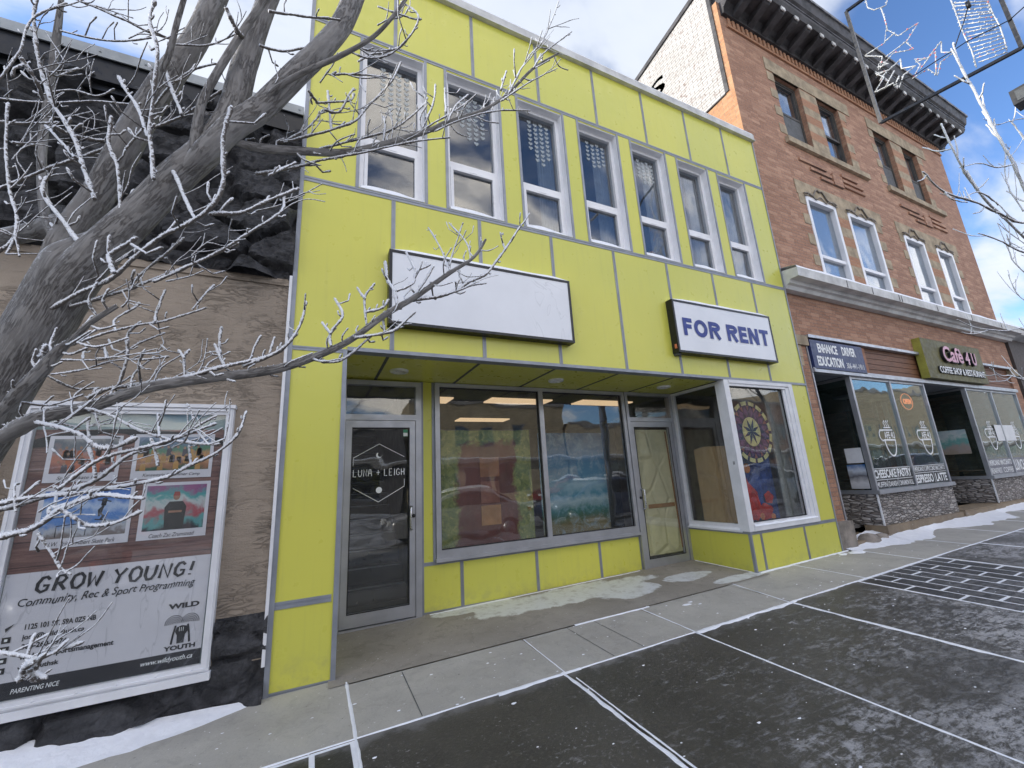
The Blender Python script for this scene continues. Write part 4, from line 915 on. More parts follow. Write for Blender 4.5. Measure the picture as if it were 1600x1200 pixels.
# sash windows
for i, (a, b) in enumerate(W3):
    f = MB(); y0, y1 = 4.19, 4.27; z0, z1 = Z3; f.frame(a, b, z0, z1, .06, y0, y1); zm = 9.20; f.box(a+.06, b-.06, y0+.01, y1, zm-.03, zm+.03); f.frame(a+.06, b-.06, zm, z1-.06, .035, y0+.015, y1-.01)
    w = f.build('window', M['oldframe'], BB)
    g = MB(); g.box(a+.09, b-.09, y0+.04, y0+.045, zm+.03, z1-.09); g.box(a+.06, b-.06, y0+.05, y0+.055, z0+.06, zm-.03); g.build('pane', M['glass_up'], w)
    sc = MB(); sc.box(a+.06, b-.06, y0+.018, y0+.022, z0+.05, zm-.03)
    if i in (0, 2, 3): sc.build('insect_screen', simple('dark_screen', (.09,.095,.10), .7), w)
    c = MB(); n = 16; c.add([(a+.1+(b-a-.2)*k/n, 4.31+.02*math.sin(k*1.7+i), z) for k in range(n+1) for z in (z0, z1)], [(k*2, k*2+2, k*2+3, k*2+1) for k in range(n)], True); c.build('curtain', M['blind'], w)
for i, (a, b) in enumerate(W2):
    f = MB(); y0, y1 = 4.12, 4.22; z0, z1 = Z2; zm = 5.57
    f.frame(a, b, z0, z1, .085, y0-.035, y1); f.box(a+.085, b-.085, y0, y1, zm-.035, zm+.035)
    w = f.build('window', M['vinyl'], BB)
    g = MB(); g.box(a+.085, b-.085, y0+.05, y0+.055, zm+.035, z1-.085); g.box(a+.085, b-.085, y0+.06, y0+.065, z0+.085, zm-.035); g.build('pane', M['glass_up'], w)
    c = MB(); c.box(a+.088, b-.088, 4.205, 4.212, z0+.09, z1-.09); c.build('blind', M['blind'], w)
# ledge between storefront and second floor
lg = MB(); lg.prism([(4.10, 4.50), (3.98, 4.50), (3.95, 4.56), (3.90, 4.58), (3.88, 4.635), (3.74, 4.64), (3.735, 4.80), (4.10, 4.86)], 7.425, 17.65)
lg.build('ledge', M['ledge'], BB, fix=True)
for x in (8.95, 9.85, 10.9, 11.0, 12.6, 14.4, 16.2):
    MB().box(x, x+.018, 3.732, 3.74, 4.65, 4.795).build('ledge_seam', M['cornice_lt'], BB)
sn = MB(); n = 100; vs = []
for k in range(n+1):
    x = 7.43+10.2*k/n; h = .045*(1+.6*noise.noise(Vector((x*1.5, 3, 0)))); vs += [(x, 3.737, 4.801), (x, 3.75, 4.80+h), (x, 3.9, 4.84+h), (x, 4.097, 4.87+h*1.3)]
sn.add(vs, [(k*4+j, (k+1)*4+j, (k+1)*4+j+1, k*4+j+1) for k in range(n) for j in range(3)], True); sn.build('snow', M['snow'], BB)
# ground floor: pier stones, steel strip, board panelling
def blk(n, m, *b, p=BB, lab=None):
    o = MB().box(*b).build(n, m, p)
    if lab: o['label'] = lab
    return o
blk('pier_base', M['stone_grey'], 7.42, 7.86, 4.0, 4.42, -.1, .53); blk('pier_cap', M['stone'], 7.42, 7.87, 4.05, 4.2, 3.50, 3.68); blk('pier_block', M['stone'], 7.50, 7.66, 4.075, 4.2, 3.28, 3.50); blk('pier_block', M['stone'], 7.54, 7.66, 4.082, 4.2, 3.12, 3.28)
blk('pier_base', M['stone_grey'], 17.1, 17.58, 4.0, 4.42, -.1, .7); blk('pier_cap', M['stone'], 17.08, 17.58, 4.05, 4.2, 3.50, 3.68)
fs = MB(); fs.box(7.87, 17.1, 4.03, 4.12, 3.655, 3.71); fs.box(7.84, 7.87, 4.085, 4.3, .5, 3.655); fs.build('steel_strip', M['alu'], BB)
pn = MB()
z = 3.11
while z < 3.6:
    pn.box(7.83, 17.12, 4.135, 4.2, z, z+.105); pn.box(7.83, 17.12, 4.155, 4.2, z+.105, z+.115); z += .115
pn.build('board_panelling', M['wood'], BB)
blk('board_trim', simple('orange_wood', (.30,.12,.05), .6), 9.61, 9.76, 4.08, 4.15, 3.08, 3.62)
hd = MB(); hd.box(7.87, 17.12, 4.05, 4.18, 3.02, 3.09); hd.box(7.87, 17.12, 4.06, 4.075, 3.09, 3.105); hd.build('storefront_header', M['alu'], BB)
blk('entry_ceiling', M['trim'], 7.83, 9.0, 4.18, 5.9, 3.03, 3.08); blk('entry_ceiling', M['trim'], 11.93, 13.95, 4.18, 5.9, 3.03, 3.08)
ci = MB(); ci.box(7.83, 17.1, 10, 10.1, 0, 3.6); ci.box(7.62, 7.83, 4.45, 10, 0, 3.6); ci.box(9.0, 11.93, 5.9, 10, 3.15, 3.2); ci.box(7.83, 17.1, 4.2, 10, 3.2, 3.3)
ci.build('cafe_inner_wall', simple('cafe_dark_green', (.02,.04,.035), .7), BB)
blk('cafe_floor', M['wallint2'], 7.83, 17.1, 4.5, 10, .28, .33)
blk('entry_step', M['concrete_base'], 7.86, 9.0, 4.02, 5.9, -.1, .20); blk('entry_step', M['concrete_base'], 11.93, 13.95, 4.03, 5.9, -.1, .33)
def entry_door(x0, x1, y, zb):
    f = MB(); f.frame(x0, x1, zb, 2.45, .08, y-.03, y+.03); f.frame(x0-.05, x1+.05, zb-.02, 3.03, .05, y-.035, y+.035); f.box(x0, x1, y-.035, y+.035, 2.47, 2.53)
    d = f.build('entrance_door', M['dark'], BB); MB().box(x0+.08, x1-.08, y, y+.006, zb+.08, 2.37).build('pane', M['glass_cafe'], d); MB().tube([(x0+.12, y-.06, 1.2), (x0+.12, y-.06, 1.5)], .014).build('handle', M['steel'], d)
entry_door(7.90, 8.95, 5.75, .22); entry_door(12.4, 13.5, 5.75, .35)
def store_bay(x0, x1, mulls, zb, label, left=True):
    f = MB(); y0, y1 = 4.10, 4.17; zt = 3.02
    f.box(x0, x0+.06, y0-.012, y1, zb, zt); f.box(x1-.05, x1, y0, y1, zb, zt)
    for x in mulls: f.box(x-.025, x+.025, y0, y1, zb, zt)
    f.box(x0+.06, x1-.05, y0+.005, y1-.005, zt-.05, zt-.002); f.box(x0-.02, x1, y0-.05, y1, zb-.07, zb)
    f.box(x0, x0+.05, y1, 5.70, zt-.05, zt-.002); f.box(x0-.02, x0+.05, y1, 5.70, zb-.07, zb); f.box(x0, x0+.05, 5.65, 5.75, zb, zt)
    w = f.build('storefront_window', M['alu'], BB); w['label'] = label
    xs = [x0+.06]+[x for m in mulls for x in (m-.025, m+.025)]+[x1-.05]
    for a, b in zip(xs[::2], xs[1::2]): MB().box(a, b, 4.13, 4.136, zb, zt-.05).build('pane', M['glass_cafe'], w)
    MB().box(x0+.02, x0+.026, y1, 5.65, zb, zt-.05).build('side_pane', M['glass_cafe'], w)
    MB().box(x1-.03, x1-.024, y1, 5.65, zb, zt-.05).build('side_pane', M['glass_cafe'], w)
    s = MB(); s.box(x0, x1, 4.115, 4.3, zb-.6, zb-.072); s.box(x0, x0+.2, 4.3, 5.7, zb-.6, zb-.072); s.build('stone_veneer', M['ledgestone'], BB)
    MB().box(x0-.006, x0+.02, 4.10, 4.122, zb-.6, zb-.072).build('corner_bead', M['white_trim'], BB)
    return w
WA = store_bay(9.0, 11.93, (10.49,), .935, 'cafe window with white cup emblems and a menu strip')
WB = store_bay(13.92, 17.12, (15.45,), .965, 'farther cafe window')
cb3 = MB(); cb3.box(8.97, 12.0, 4.06, 4.4, -.1, .335); cb3.box(12.0, 17.1, 4.05, 4.5, -.1, .36); cb3.box(13.9, 17.1, 4.09, 4.3, .36, .37); cb3.build('concrete_plinth', M['concrete_base'], BB)
rk = MB()
for (x, r) in ((8.35, .14), (8.75, .10)):
    n = 12; vs = []; rr = ((0, 1), (.6, .85), (.95, .4), (1, 0))
    for q, h in rr:
        for k in range(n):
            a = 2*PI*k/n; R = r*q*(1+.3*noise.noise(Vector((math.cos(a)+x, math.sin(a), 3)))); vs.append((x+R*1.7*math.cos(a), 4.08+R*math.sin(a), gz(x, 4)+r*1.1*h))
    rk = MB(); rk.add(vs, [(i*n+k, i*n+(k+1) % n, (i+1)*n+(k+1) % n, (i+1)*n+k) for i in range(3) for k in range(n)]+[tuple(range(n))], True)
    tag(rk.build('stone', M['stone_grey'], fix=True), 'larger grey stone lying in snow at the cafe entry' if x < 8.5 else 'smaller grey stone lying in snow at the cafe window corner', 'stone')
# window lettering and cup emblems
def cup(cx, cz, par, s=1.):
    e = MB(); y = 4.128
    e.tube([(cx+.19*s*math.cos(t)+.02, y, cz-.06*s+.30*s*math.sin(t)) for t in [PI+PI*k/16 for k in range(17)]], .018*s, 6)
    e.tube([(cx-.19*s+.02, y, cz-.06*s), (cx+.23*s, y, cz-.06*s)], .018*s, 6); e.tube([(cx-.27*s, y, cz+.13*s), (cx+.2*s, y, cz+.13*s)], .015*s, 6)
    e.tube([(cx-.22*s+.10*s*math.cos(t), y, cz+.03*s+.10*s*math.sin(t)) for t in [PI*.35+PI*1.3*k/12 for k in range(13)]], .016*s, 6)
    for k in (-1, 0, 1): e.tube([(cx+.02+k*.07*s+.03*s*math.sin(q*2.6), y, cz+.17*s+.05*s*q) for q in range(4)], .012*s, 6)
    e.tube([(cx-.10*s, y, cz+.18*s), (cx+.15*s, y, cz+.18*s)], .012*s, 6)
    t = text_mesh('AFE 4U', cx-.14*s, cx+.24*s, cz-.03*s, cz+.10*s, y, .001, bold=.02); e.add(t.v, t.f)
    e.v = [(v[0], 4.128+(v[1]-4.128)*.2, v[2]) for v in e.v]; e.build('cup_emblem', M['decal'], par)
cup(9.95, 1.87, WA); cup(11.42, 1.87, WA); cup(14.75, 1.90, WB); cup(16.25, 1.90, WB)
bd = MB()
for (a, b) in ((9.07, 10.455), (10.525, 11.87)): bd.box(a, b, 4.122, 4.128, .945, 1.305)
bd.build('menu_strip', M['black'], WA)
lt = MB()
def addt(txt, a, b, c, d, bold=.02):
    t = text_mesh(txt, a, b, c, d, 4.121, .001, bold=bold); lt.add(t.v, t.f)
addt('CHEESCAKE', 9.11, 9.86, 1.125, 1.28, .03); addt('PASTRY', 9.92, 10.43, 1.125, 1.28, .03)
addt('MUFFIN', 9.11, 9.46, .97, 1.06, .01); addt('DANISH', 9.52, 9.84, .97, 1.06, .01); addt('CINNAMON ROLL', 9.90, 10.43, .97, 1.06, .01)
addt('AMERICANO', 10.55, 10.95, 1.19, 1.28, .01); addt('CAPPUCCINO', 11.0, 11.42, 1.19, 1.28, .01); addt('MACCHIATO', 11.47, 11.85, 1.19, 1.28, .01)
addt('ESPRESSO', 10.56, 11.25, .97, 1.13, .03); addt('LATTE', 11.36, 11.84, .97, 1.13, .03)
for (a, b, z) in ((9.07, 10.455, 1.098), (10.525, 11.87, 1.160), (9.07, 10.455, 1.297), (10.525, 11.87, 1.297)): lt.box(a, b, 4.1205, 4.1215, z-.005, z+.005)
for (x, c, d) in ((9.89, 1.1, 1.3), (11.31, .95, 1.16), (9.49, .95, 1.09), (9.87, .95, 1.09), (10.975, 1.165, 1.3), (11.445, 1.165, 1.3)): lt.box(x-.004, x+.004, 4.1205, 4.1215, c, d)
lt.build('menu_lettering', M['decal'], WA)
bd = MB(); bd.box(13.99, 15.42, 4.122, 4.128, .975, 1.33); bd.box(15.48, 17.06, 4.122, 4.128, .975, 1.33); bd.build('menu_strip', simple('grey_strip', (.2,.2,.23), .5), WB)
lt = MB(); addt('AMERICANO', 14.03, 14.7, 1.18, 1.30, .02); addt('MACCHIATO', 14.75, 15.4, 1.18, 1.30, .02); addt('BREAKFAST', 14.03, 14.7, 1.0, 1.12, .01); addt('COFFEE', 14.8, 15.38, 1.0, 1.12, .01); addt('LUNCH', 15.55, 16.2, 1.02, 1.28, .02); addt('SOUP', 16.35, 17.0, 1.02, 1.28, .02); lt.build('menu_lettering', M['decal'], WB)
tag(MB().box(15.0, 16.15, 4.109, 4.113, 1.74, 2.13).build('paper_notice', M['white_trim']), 'blank white paper notice taped over the farther cafe window mullion', 'notice')
# neon open sign
ON = thing('open_sign', 'orange glowing oval OPEN sign inside the cafe window', 'sign', (11.4, 4.3, 2.4))
n_ = MB(); n_.tube([(11.37+.24*math.cos(t), 4.25, 2.63+.17*math.sin(t)) for t in [2*PI*k/30 for k in range(31)]], .006, 6); n_.build('tube_ring', M['neon'], ON)
text_mesh('OPEN', 11.21, 11.53, 2.575, 2.685, 4.25, .01, bold=.01).build('lettering', M['neon'], ON)
n_ = MB(); n_.disc((11.37, 2.63), .27, .20, 4.262, 4.27); n_.build('backing', M['black'], ON)
def poster_mat(nm, kind):
    m, nt = newmat(nm); P = pos(nt); s = NN(nt, 'ShaderNodeSeparateXYZ', Vector=P)
    r = NN(nt, 'ShaderNodeValToRGB'); nt.links.new(mr(nt, mth(nt, 'ADD', s.outputs[2], mth(nt, 'MULTIPLY', mth(nt, 'SUBTRACT', nz(nt, P, 9, 5, .6), .5), kind[1])), kind[2], kind[3], 0, 1, False), r.inputs[0])
    e = r.color_ramp.elements; e[0].color = (*kind[0][0], 1); e[1].color = (*kind[0][-1], 1)
    for i, c in enumerate(kind[0][1:-1]): q = e.new((i+1)/(len(kind[0])-1)); q.color = (*c, 1)
    return finish(m, nt, r.outputs[0], .5)
tag(MB().box(9.012, 9.016, 4.19, 4.46, 1.42, 1.69).build('paper_notice', M['white_trim']), 'small white paper notice inside the cafe side window', 'notice')
tag(MB().box(9.012, 9.016, 4.19, 4.48, .96, 1.39).build('poster', poster_mat('beach_poster', ([(.5,.5,.52), (.6,.6,.62), (.12,.12,.14), (.55,.6,.68), (.02,.12,.35)], .16, .96, 1.40))), 'blue and pale grey poster below the white notice in the cafe side window', 'poster')
tag(MB().box(13.935, 13.94, 4.3, 4.95, 1.48, 2.05).build('poster', poster_mat('food_poster', ([(.3,.25,.2), (.35,.3,.28), (.12,.35,.33), (.5,.55,.55), (.35,.45,.48)], .5, 1.48, 2.05))), 'pale green poster inside the side pane of the farther cafe window', 'poster')
def bench(x):
    t = thing('cafe_table', 'dim round cafe table behind the farther cafe window' if x > 13 else 'dim round cafe table behind the nearer cafe window', 'table', (x, 5.0, .33))
    a = MB(); a.tube([(x, 5.0, 1.04), (x, 5.0, 1.07)], .4, 24); a.build('tabletop', M['wood'], t); a = MB(); a.tube([(x, 5.0, .33), (x, 5.0, .36), (x, 5.0, .38), (x, 5.0, 1.04)], [.22, .22, .04, .04], 14); a.build('leg', M['dark'], t)
bench(10.6); bench(15.2)
# the signs over the cafe
DS = thing('wall_sign', 'dark blue driver education sign with white lettering over the cafe doorway', 'sign', (8.75, 4.1, 3.08))
MB().box(7.90, 9.60, 4.05, 4.13, 3.075, 3.62).build('board', simple('navy_board', (.022,.035,.12), .45), DS)
a = MB()
for (s_, x0, x1, z0, z1, b) in (('ENHANCE', 8.10, 8.72, 3.39, 3.565, .035), ('DRIVER', 8.87, 9.33, 3.39, 3.565, .035), ('EDUCATION', 8.02, 8.83, 3.14, 3.325, .035), ('306-441-1911', 8.93, 9.52, 3.15, 3.255, .0)):
    t = text_mesh(s_, x0, x1, z0, z1, 4.049, .002, bold=b); a.add(t.v, t.f)
a.build('lettering', M['decal'], DS)
CS = thing('wall_sign', 'olive green cafe sign box with raised pink letters', 'sign', (13.5, 4.1, 3.1))
a = MB(); a.box(11.93, 14.98, 3.955, 4.10, 3.12, 4.03)
a.build('case', simple('olive_board', (.12,.11,.04), .6, 0, .15, 5), CS)
a = MB(); a.box(11.925, 11.932, 3.957, 4.10, 3.12, 4.03); a.build('case_side', simple('olive_side', (.34,.33,.06), .5), CS)
a = MB(); b = MB()
for (s_, x0, x1, z0, z1) in (('Caf\u00e8', 12.72, 13.70, 3.53, 3.90), ('4', 13.83, 14.06, 3.53, 3.84), ('U', 14.20, 14.44, 3.53, 3.84)):
    t = text_mesh(s_, x0, x1, z0, z1, 3.90, .004, bold=.02, shear=.1); a.add(t.v, t.f)
    t = text_mesh(s_, x0-.015, x1+.015, z0-.012, z1+.012, 3.952, .044, bold=.035, shear=.1); b.add(t.v, t.f)
a.build('letter_faces', M['pink'], CS); b.build('letter_returns', M['black'], CS)
a = MB(); b = MB(); t = text_mesh('COFFEE SHOP & RESTAURANT', 12.42, 14.78, 3.255, 3.405, 3.925, .003, bold=.01); a.add(t.v, t.f); a.build('small_lettering', M['decal'], CS)
t = text_mesh('COFFEE SHOP & RESTAURANT', 12.40, 14.80, 3.245, 3.415, 3.952, .022, bold=.04); b.add(t.v, t.f); b.build('small_letter_returns', M['black'], CS)
# a plain shop beyond
NB = thing('brick_shop', 'dark low building beyond the brick cafe building', 'building', (20, 4.1, 0))
a = MB(); wall_holes(a, 17.62, 27, -.2, 5.1, 4.05, 4.4, [(18.2, 21.5, .9, 3.0), (22.0, 26, .9, 3.0)]); a.box(17.62, 17.8, 4.4, 18, -.2, 5.1); a.box(17.8, 27, 4.4, 18, 4.8, 5.0); a.box(17.8, 27, 8, 8.1, 0, 4.8)
a.build('wall', simple('dark_brown_wall', (.07,.055,.05), .7), NB); MB().prism([(4.05, 4.6), (3.8, 4.65), (3.75, 4.85), (4.05, 4.9)], 17.6, 27).build('cornice', M['ledge'], NB, fix=True)
for a_, b_ in ((18.2, 21.5), (22, 26)):
    f = MB(); f.frame(a_, b_, .9, 3.0, .06, 4.1, 4.2); w = f.build('window', M['alu'], NB); MB().box(a_+.06, b_-.06, 4.14, 4.15, .96, 2.94).build('pane', M['glass_cafe'], w)

# ================================================================== the stucco and rock building on the left
LB = thing('stucco_building', 'low building with tan stucco wall and black rock facing', 'building', (-3, 4, 0))
def rock_face(x0, x1, z0, z1, y, step, amp, seed, name='rock_facing', bulge=0.):
    nx, nz_ = int((x1-x0)/step), max(2, int((z1-z0)/step)); vs = []
    for j in range(nz_+1):
        for i in range(nx+1):
            x, z = x0+(x1-x0)*i/nx, z0+(z1-z0)*j/nz_
            p = Vector((x*1.9+seed, z*3.1, 0)); p += noise.noise_vector(p*1.2)*.5
            d, pts = noise.voronoi(p); e = min(1, (d[1]-d[0])*5.5)
            c = noise.cell(pts[0]*7.3)
            t = noise.noise(Vector((x*6+seed, z*9, 1)))*.6+noise.noise(Vector((x*19, z*19, 3)))*.3+noise.noise(Vector((x*45, z*45, 5)))*.13
            yy = y-amp*(e*(.75+.6*c)+t*.55)-bulge*math.sin(PI*j/nz_)
            vs.append((x, yy, z))
    m = MB(); m.add(vs, [(j*(nx+1)+i, j*(nx+1)+i+1, (j+1)*(nx+1)+i+1, (j+1)*(nx+1)+i) for j in range(nz_) for i in range(nx)], False)
    m.box(x0, x1, y-.004, y+.2, z0-.01, z1+.01)
    return m.build(name, M['rock'], LB)
rf = rock_face(-5.2, -.262, 3.36, 4.93, 4.03, .022, .15, 3.); rf['label'] = 'black rock facing above the stucco'
rf = rock_face(-6.5, -.262, -.12, .28, 4.01, .024, .08, 11.); rf['label'] = 'black rock facing at the foot of the wall'
rf = rock_face(-.60, -.262, .27, .565, 4.0, .02, .05, 21.)
a = MB(); a.box(-6.5, -.262, 4.0, 4.25, .25, 3.37); a.box(-6.5, -.27, 3.985, 4.0, 3.30, 3.352)
a.build('stucco_wall', M['stucco'], LB)
a = MB(); a.box(-8, -.262, 4.22, 18, -.1, 4.8); a.box(-8, -6.5, 4.0, 4.22, -.1, 4.9); a.build('rear_block', M['stone_grey'], LB)
a = MB(); a.box(-8, -.262, 3.90, 4.25, 4.90, 5.12); a.box(-8, -.262, 3.95, 4.25, 4.84, 4.90); a.build('fascia', M['dark'], LB)
a = MB(); a.box(-8, -.262, 3.885, 4.27, 5.12, 5.215); a.box(-8, -.262, 3.875, 3.885, 5.11, 5.13)
for k in range(26): a.tube([(-7.8+.3*k, 3.883, 5.165), (-7.8+.3*k, 3.879, 5.165)], .008, 8)
a.build('cap_flashing', simple('pale_metal', (.30,.32,.33), .4, .3), LB)
a = MB(); a.box(-.285, -.262, 3.97, 4.02, .2, 3.4); a.build('white_trim_strip', M['white_trim'], LB)
# poster display case
DC = thing('display_case', 'poster display case in white metal frame on the stucco wall', 'display case', (-1.2, 3.95, .25))
a = MB(); x0, x1, z0, z1 = -1.80, -.605, .262, 2.14
a.frame(x0, x1, z0, z1, .05, 3.93, 4.0); a.frame(x0+.012, x1-.012, z0+.012, z1-.012, .012, 3.918, 3.93); a.box(x0-.012, x1+.012, 3.905, 3.99, z0-.05, z0-.002); a.box(x0-.01, x1+.01, 3.915, 3.99, z1+.002, z1+.03)
for k in range(6): a.tube([(x0+.1+.2*k, 3.931, z0+.03), (x0+.1+.2*k, 3.926, z0+.03)], .006, 8)
a.build('frame', M['white_trim'], DC)
YP = 3.965
MB().box(-1.75, -.655, YP+.008, YP+.02, .31, 2.09).build('back_panel', simple('pale_green_panel', (.28,.36,.36), .3, 0, .15, 1.5), DC)
P_ = MB(); n = 14; nz2 = 20; vs = []
for j in range(nz2+1):
    for i in range(n+1):
        x = -1.745+1.08*i/n; z = .315+1.66*j/nz2; curl = .003*max(0, (i/n-.92)/.08)**2*max(0, 1-j/nz2*1.6)
        vs.append((x-curl*1.0, YP-curl-.0015*noise.noise(Vector((x*9, z*3, 0))), z))
P_.add(vs, [(j*(n+1)+i, j*(n+1)+i+1, (j+1)*(n+1)+i+1, (j+1)*(n+1)+i) for j in range(nz2) for i in range(n)], True)
def postermat():
    m, nt = newmat('poster_print'); P = pos(nt); s = NN(nt, 'ShaderNodeSeparateXYZ', Vector=P); X, Z = s.outputs[0], s.outputs[2]
    g = nz(nt, P, 3.0, 8, .65, .8, (1, 1, 14)); c = mixc(nt, mr(nt, g, .32, .68), (.23,.125,.105), (.10,.05,.045))
    pl = mth(nt, 'ABSOLUTE', mth(nt, 'SUBTRACT', mth(nt, 'MODULO', mth(nt, 'MULTIPLY', Z, 6.5), 1.), .5)); c = mixc(nt, mr(nt, pl, .47, .49, 0, .8), c, (.03,.015,.015))
    wr = mth(nt, 'ABSOLUTE', mth(nt, 'SUBTRACT', nz(nt, P, 2.1, 3, .5, .6, (3.2, 1, .7)), .5))
    wc = mixc(nt, mr(nt, wr, 0, .011, .45, 0), (.66,.65,.70), (.33,.33,.37)); wc = mixc(nt, mr(nt, nz(nt, P, 5, 4), .4, .7, 0, .25), wc, (.5,.5,.55))
    c = mixc(nt, mr(nt, Z, 1.04, 1.043, 1, 0, False), c, wc)
    c = mixc(nt, mr(nt, Z, .412, .414, 1, 0, False), c, (.02,.02,.025))
    return finish(m, nt, c, .32, 0, wr, .002, .4)
P_.build('poster', postermat(), DC)
ink = MB(); wt = MB(); fl_ = MB()
def tx(mb, s_, a, b, c, d, y=YP-.003, **k): t = text_mesh(s_, a, b, c, d, y, .0008, **k); mb.add(t.v, t.f)
s = stroke_text('GROW YOUNG!', -1.60, -.765, .915, 1.005, YP-.004, .0095, .18); ink.add(s.v, s.f)
tx(ink, 'Community, Rec & Sport Programming', -1.665, -.745, .825, .888, shear=.35, jit=.003, bold=.006)
tx(ink, '1125 101 ST. S9A 0Z5 NB', -1.61, -1.27, .70, .733, bold=.03); tx(ink, 'josh@wildyouth.ca', -1.615, -1.32, .635, .675, bold=.025); tx(ink, '306-260-8974', -1.61, -1.40, .588, .62, bold=.03)
tx(ink, 'wildyouthsportsmanagement', -1.61, -1.16, .520, .560, bold=.03); tx(ink, 'wildyouthsk', -1.61, -1.42, .462, .498, bold=.03)
tx(ink, 'WILD', -.885, -.705, .695, .73, bold=.05); tx(ink, 'YOUTH', -.885, -.705, .428, .458, bold=.05)
for k in range(5):       # fan of curved stems with a raised fist in the trunk
    r = .010+.0105*k
    for sx in (-1, 1): ink.tube([(-.795+sx*(.046-r*math.cos(t)), YP-.004, .597+r*1.05*math.sin(t)) for t in [PI*1.02*q/10 for q in range(11)]], .0019, 6)
for sx in (-1, 1): ink.tube([(-.795+sx*.052, YP-.004, .468), (-.795+sx*.045, YP-.004, .53), (-.795+sx*.035, YP-.004, .585)], .006, 6)
ink.poly([(-.815, .468), (-.775, .468), (-.772, .52), (-.758, .54), (-.764, .575), (-.795, .582), (-.822, .572), (-.83, .545), (-.818, .52)], YP-.005, YP-.004)
ink.poly([(-1.695, .70), (-1.66, .745), (-1.70, .722)], YP-.0045, YP-.004)
for z in (.638, .585, .522, .465): ink.box(-1.705, -1.665, YP-.0045, YP-.004, z, z+.034)
ink.v = [(v[0], YP-.0035+(v[1]-YP+.0035)*.15, v[2]) for v in ink.v]
ink.build('poster_lettering', M['ink'], DC)
tx(wt, 'www.wildyouth.ca', -1.0, -.715, .352, .392, bold=.01, shear=.3); tx(wt, 'PARENTING NICE', -1.62, -1.40, .345, .372, bold=.01, shear=.2)
for z in (.648, .595, .532, .475): wt.box(-1.692, -1.678, YP-.0062, YP-.0058, z, z+.014)
for x in (-.806, -.795, -.784): wt.box(x-.0015, x+.0015, YP-.0062, YP-.0058, .545, .57)
wt.build('white_lettering', M['decal'], DC)
pb = MB()
pb.add([(-1.745+1.09*k/16, YP-.002, 1.885+.075*math.sin(PI*(k/16)**.8)+(.02 if q else -.035-.03*math.sin(k*.8))) for k in range(17) for q in (0, 1)], [(k*2, k*2+2, k*2+3, k*2+1) for k in range(16)])
pb.build('black_cloth_swag', M['ink'], DC)
def photo(x0, x1, z0, z1, cols, cap, lab, seed, tilt=0.):
    p = MB().box(x0, x1, YP-.006, YP-.003, z0, z1).build('photo_print', simple('photo_white', (.64,.63,.68), .35, 0, .04), DC); p['label'] = lab
    m, nt = newmat('photo_'+lab.split()[0]+str(seed)); P = pos(nt); s = NN(nt, 'ShaderNodeSeparateXYZ', Vector=P)
    r = NN(nt, 'ShaderNodeValToRGB'); r.color_ramp.interpolation = 'EASE'; e = r.color_ramp.elements; e[0].color = (*cols[0], 1); e[1].color = (*cols[-1], 1)
    for i, c in enumerate(cols[1:-1]): q = e.new((i+1)/(len(cols)-1)); q.color = (*c, 1)
    v = mth(nt, 'ADD', mr(nt, s.outputs[2], z0+.06, z1-.02, 0, 1, False), mth(nt, 'MULTIPLY', mth(nt, 'SUBTRACT', nz(nt, P, 11, 4, .6, .4, None, (seed, 0, 0)), .5), .75)); nt.links.new(v, r.inputs[0])
    finish(m, nt, r.outputs[0], .35)
    MB().box(x0+.025, x1-.022, YP-.0066, YP-.0060, z0+.06, z1-.022).build('picture', m, p)
    if cap: c = MB(); tx(c, cap, x0+.07, x1-.07, z0+.012, z0+.04, y=YP-.0064, shear=.3); c.build('caption', M['ink'], p)
    return p
photo(-1.665, -1.275, 1.61, 1.93, [(.1,.05,.06), (.25,.1,.08), (.42,.16,.1), (.35,.2,.18), (.12,.14,.16), (.3,.3,.3)], 'Spring Skate Party', 'group photo print with orange shirts', 1)
photo(-1.205, -.72, 1.61, 1.94, [(.03,.09,.05), (.3,.14,.07), (.5,.25,.1), (.08,.2,.12), (.1,.16,.22), (.25,.3,.4)], 'Kanaweyimik Summer Camp', 'green toned group photo print', 2)
def group_rows(par, x0, x1, zb, shirts, skins, seed):
    rnd = random.Random(seed)
    for mi, (mm, kind) in enumerate(((shirts[0], 0), (shirts[1], 1), (skins, 2))):
        a = MB()
        for row in range(3):
            for k in range(8):
                x = x0+(x1-x0)*(k+.5+.4*(row % 2)+rnd.uniform(-.15, .15))/8.6; z = zb+.05*row+rnd.uniform(-.006, .006); y = YP-.0074+.0002*row; sc = rnd.uniform(.85, 1.15)
                sh = rnd.random() < .6
                if kind == 2: a.disc((x, z+.066*sc), .0085, .0105, y-.0001, y, 8)
                elif kind == (0 if sh else 1): a.poly([(x-.017, z), (x+.017, z), (x+.015, z+.045*sc), (x+.008, z+.054*sc), (x-.008, z+.054*sc), (x-.015, z+.045*sc)], y-.00005, y)
        tag(a.build('printed_people', mm, par), kind='stuff')
    return par
SKP = simple('skin_tone_print', (.3,.17,.11), .5); OSH = simple('orange_shirt_print', (.42,.11,.04), .5); DSH = simple('dark_shirt_print', (.05,.045,.06), .5); YSH = simple('yellow_shirt_print', (.4,.22,.06), .5)
pp_ = [o for o in DC.children if o.name.startswith('photo_print')]
group_rows(pp_[0], -1.62, -1.32, 1.675, (OSH, DSH), SKP, 3); group_rows(pp_[1], -1.16, -.76, 1.675, (YSH, DSH), SKP, 4)
p3 = photo(-1.66, -1.165, 1.18, 1.575, [(.16,.13,.12), (.4,.42,.46), (.07,.2,.5), (.4,.5,.68), (.08,.2,.52), (.05,.15,.45)], 'N.W. Prince Albert Skate Park', 'photo print of a skater against blue sky', 3)
sk = MB(); y = YP-.0068
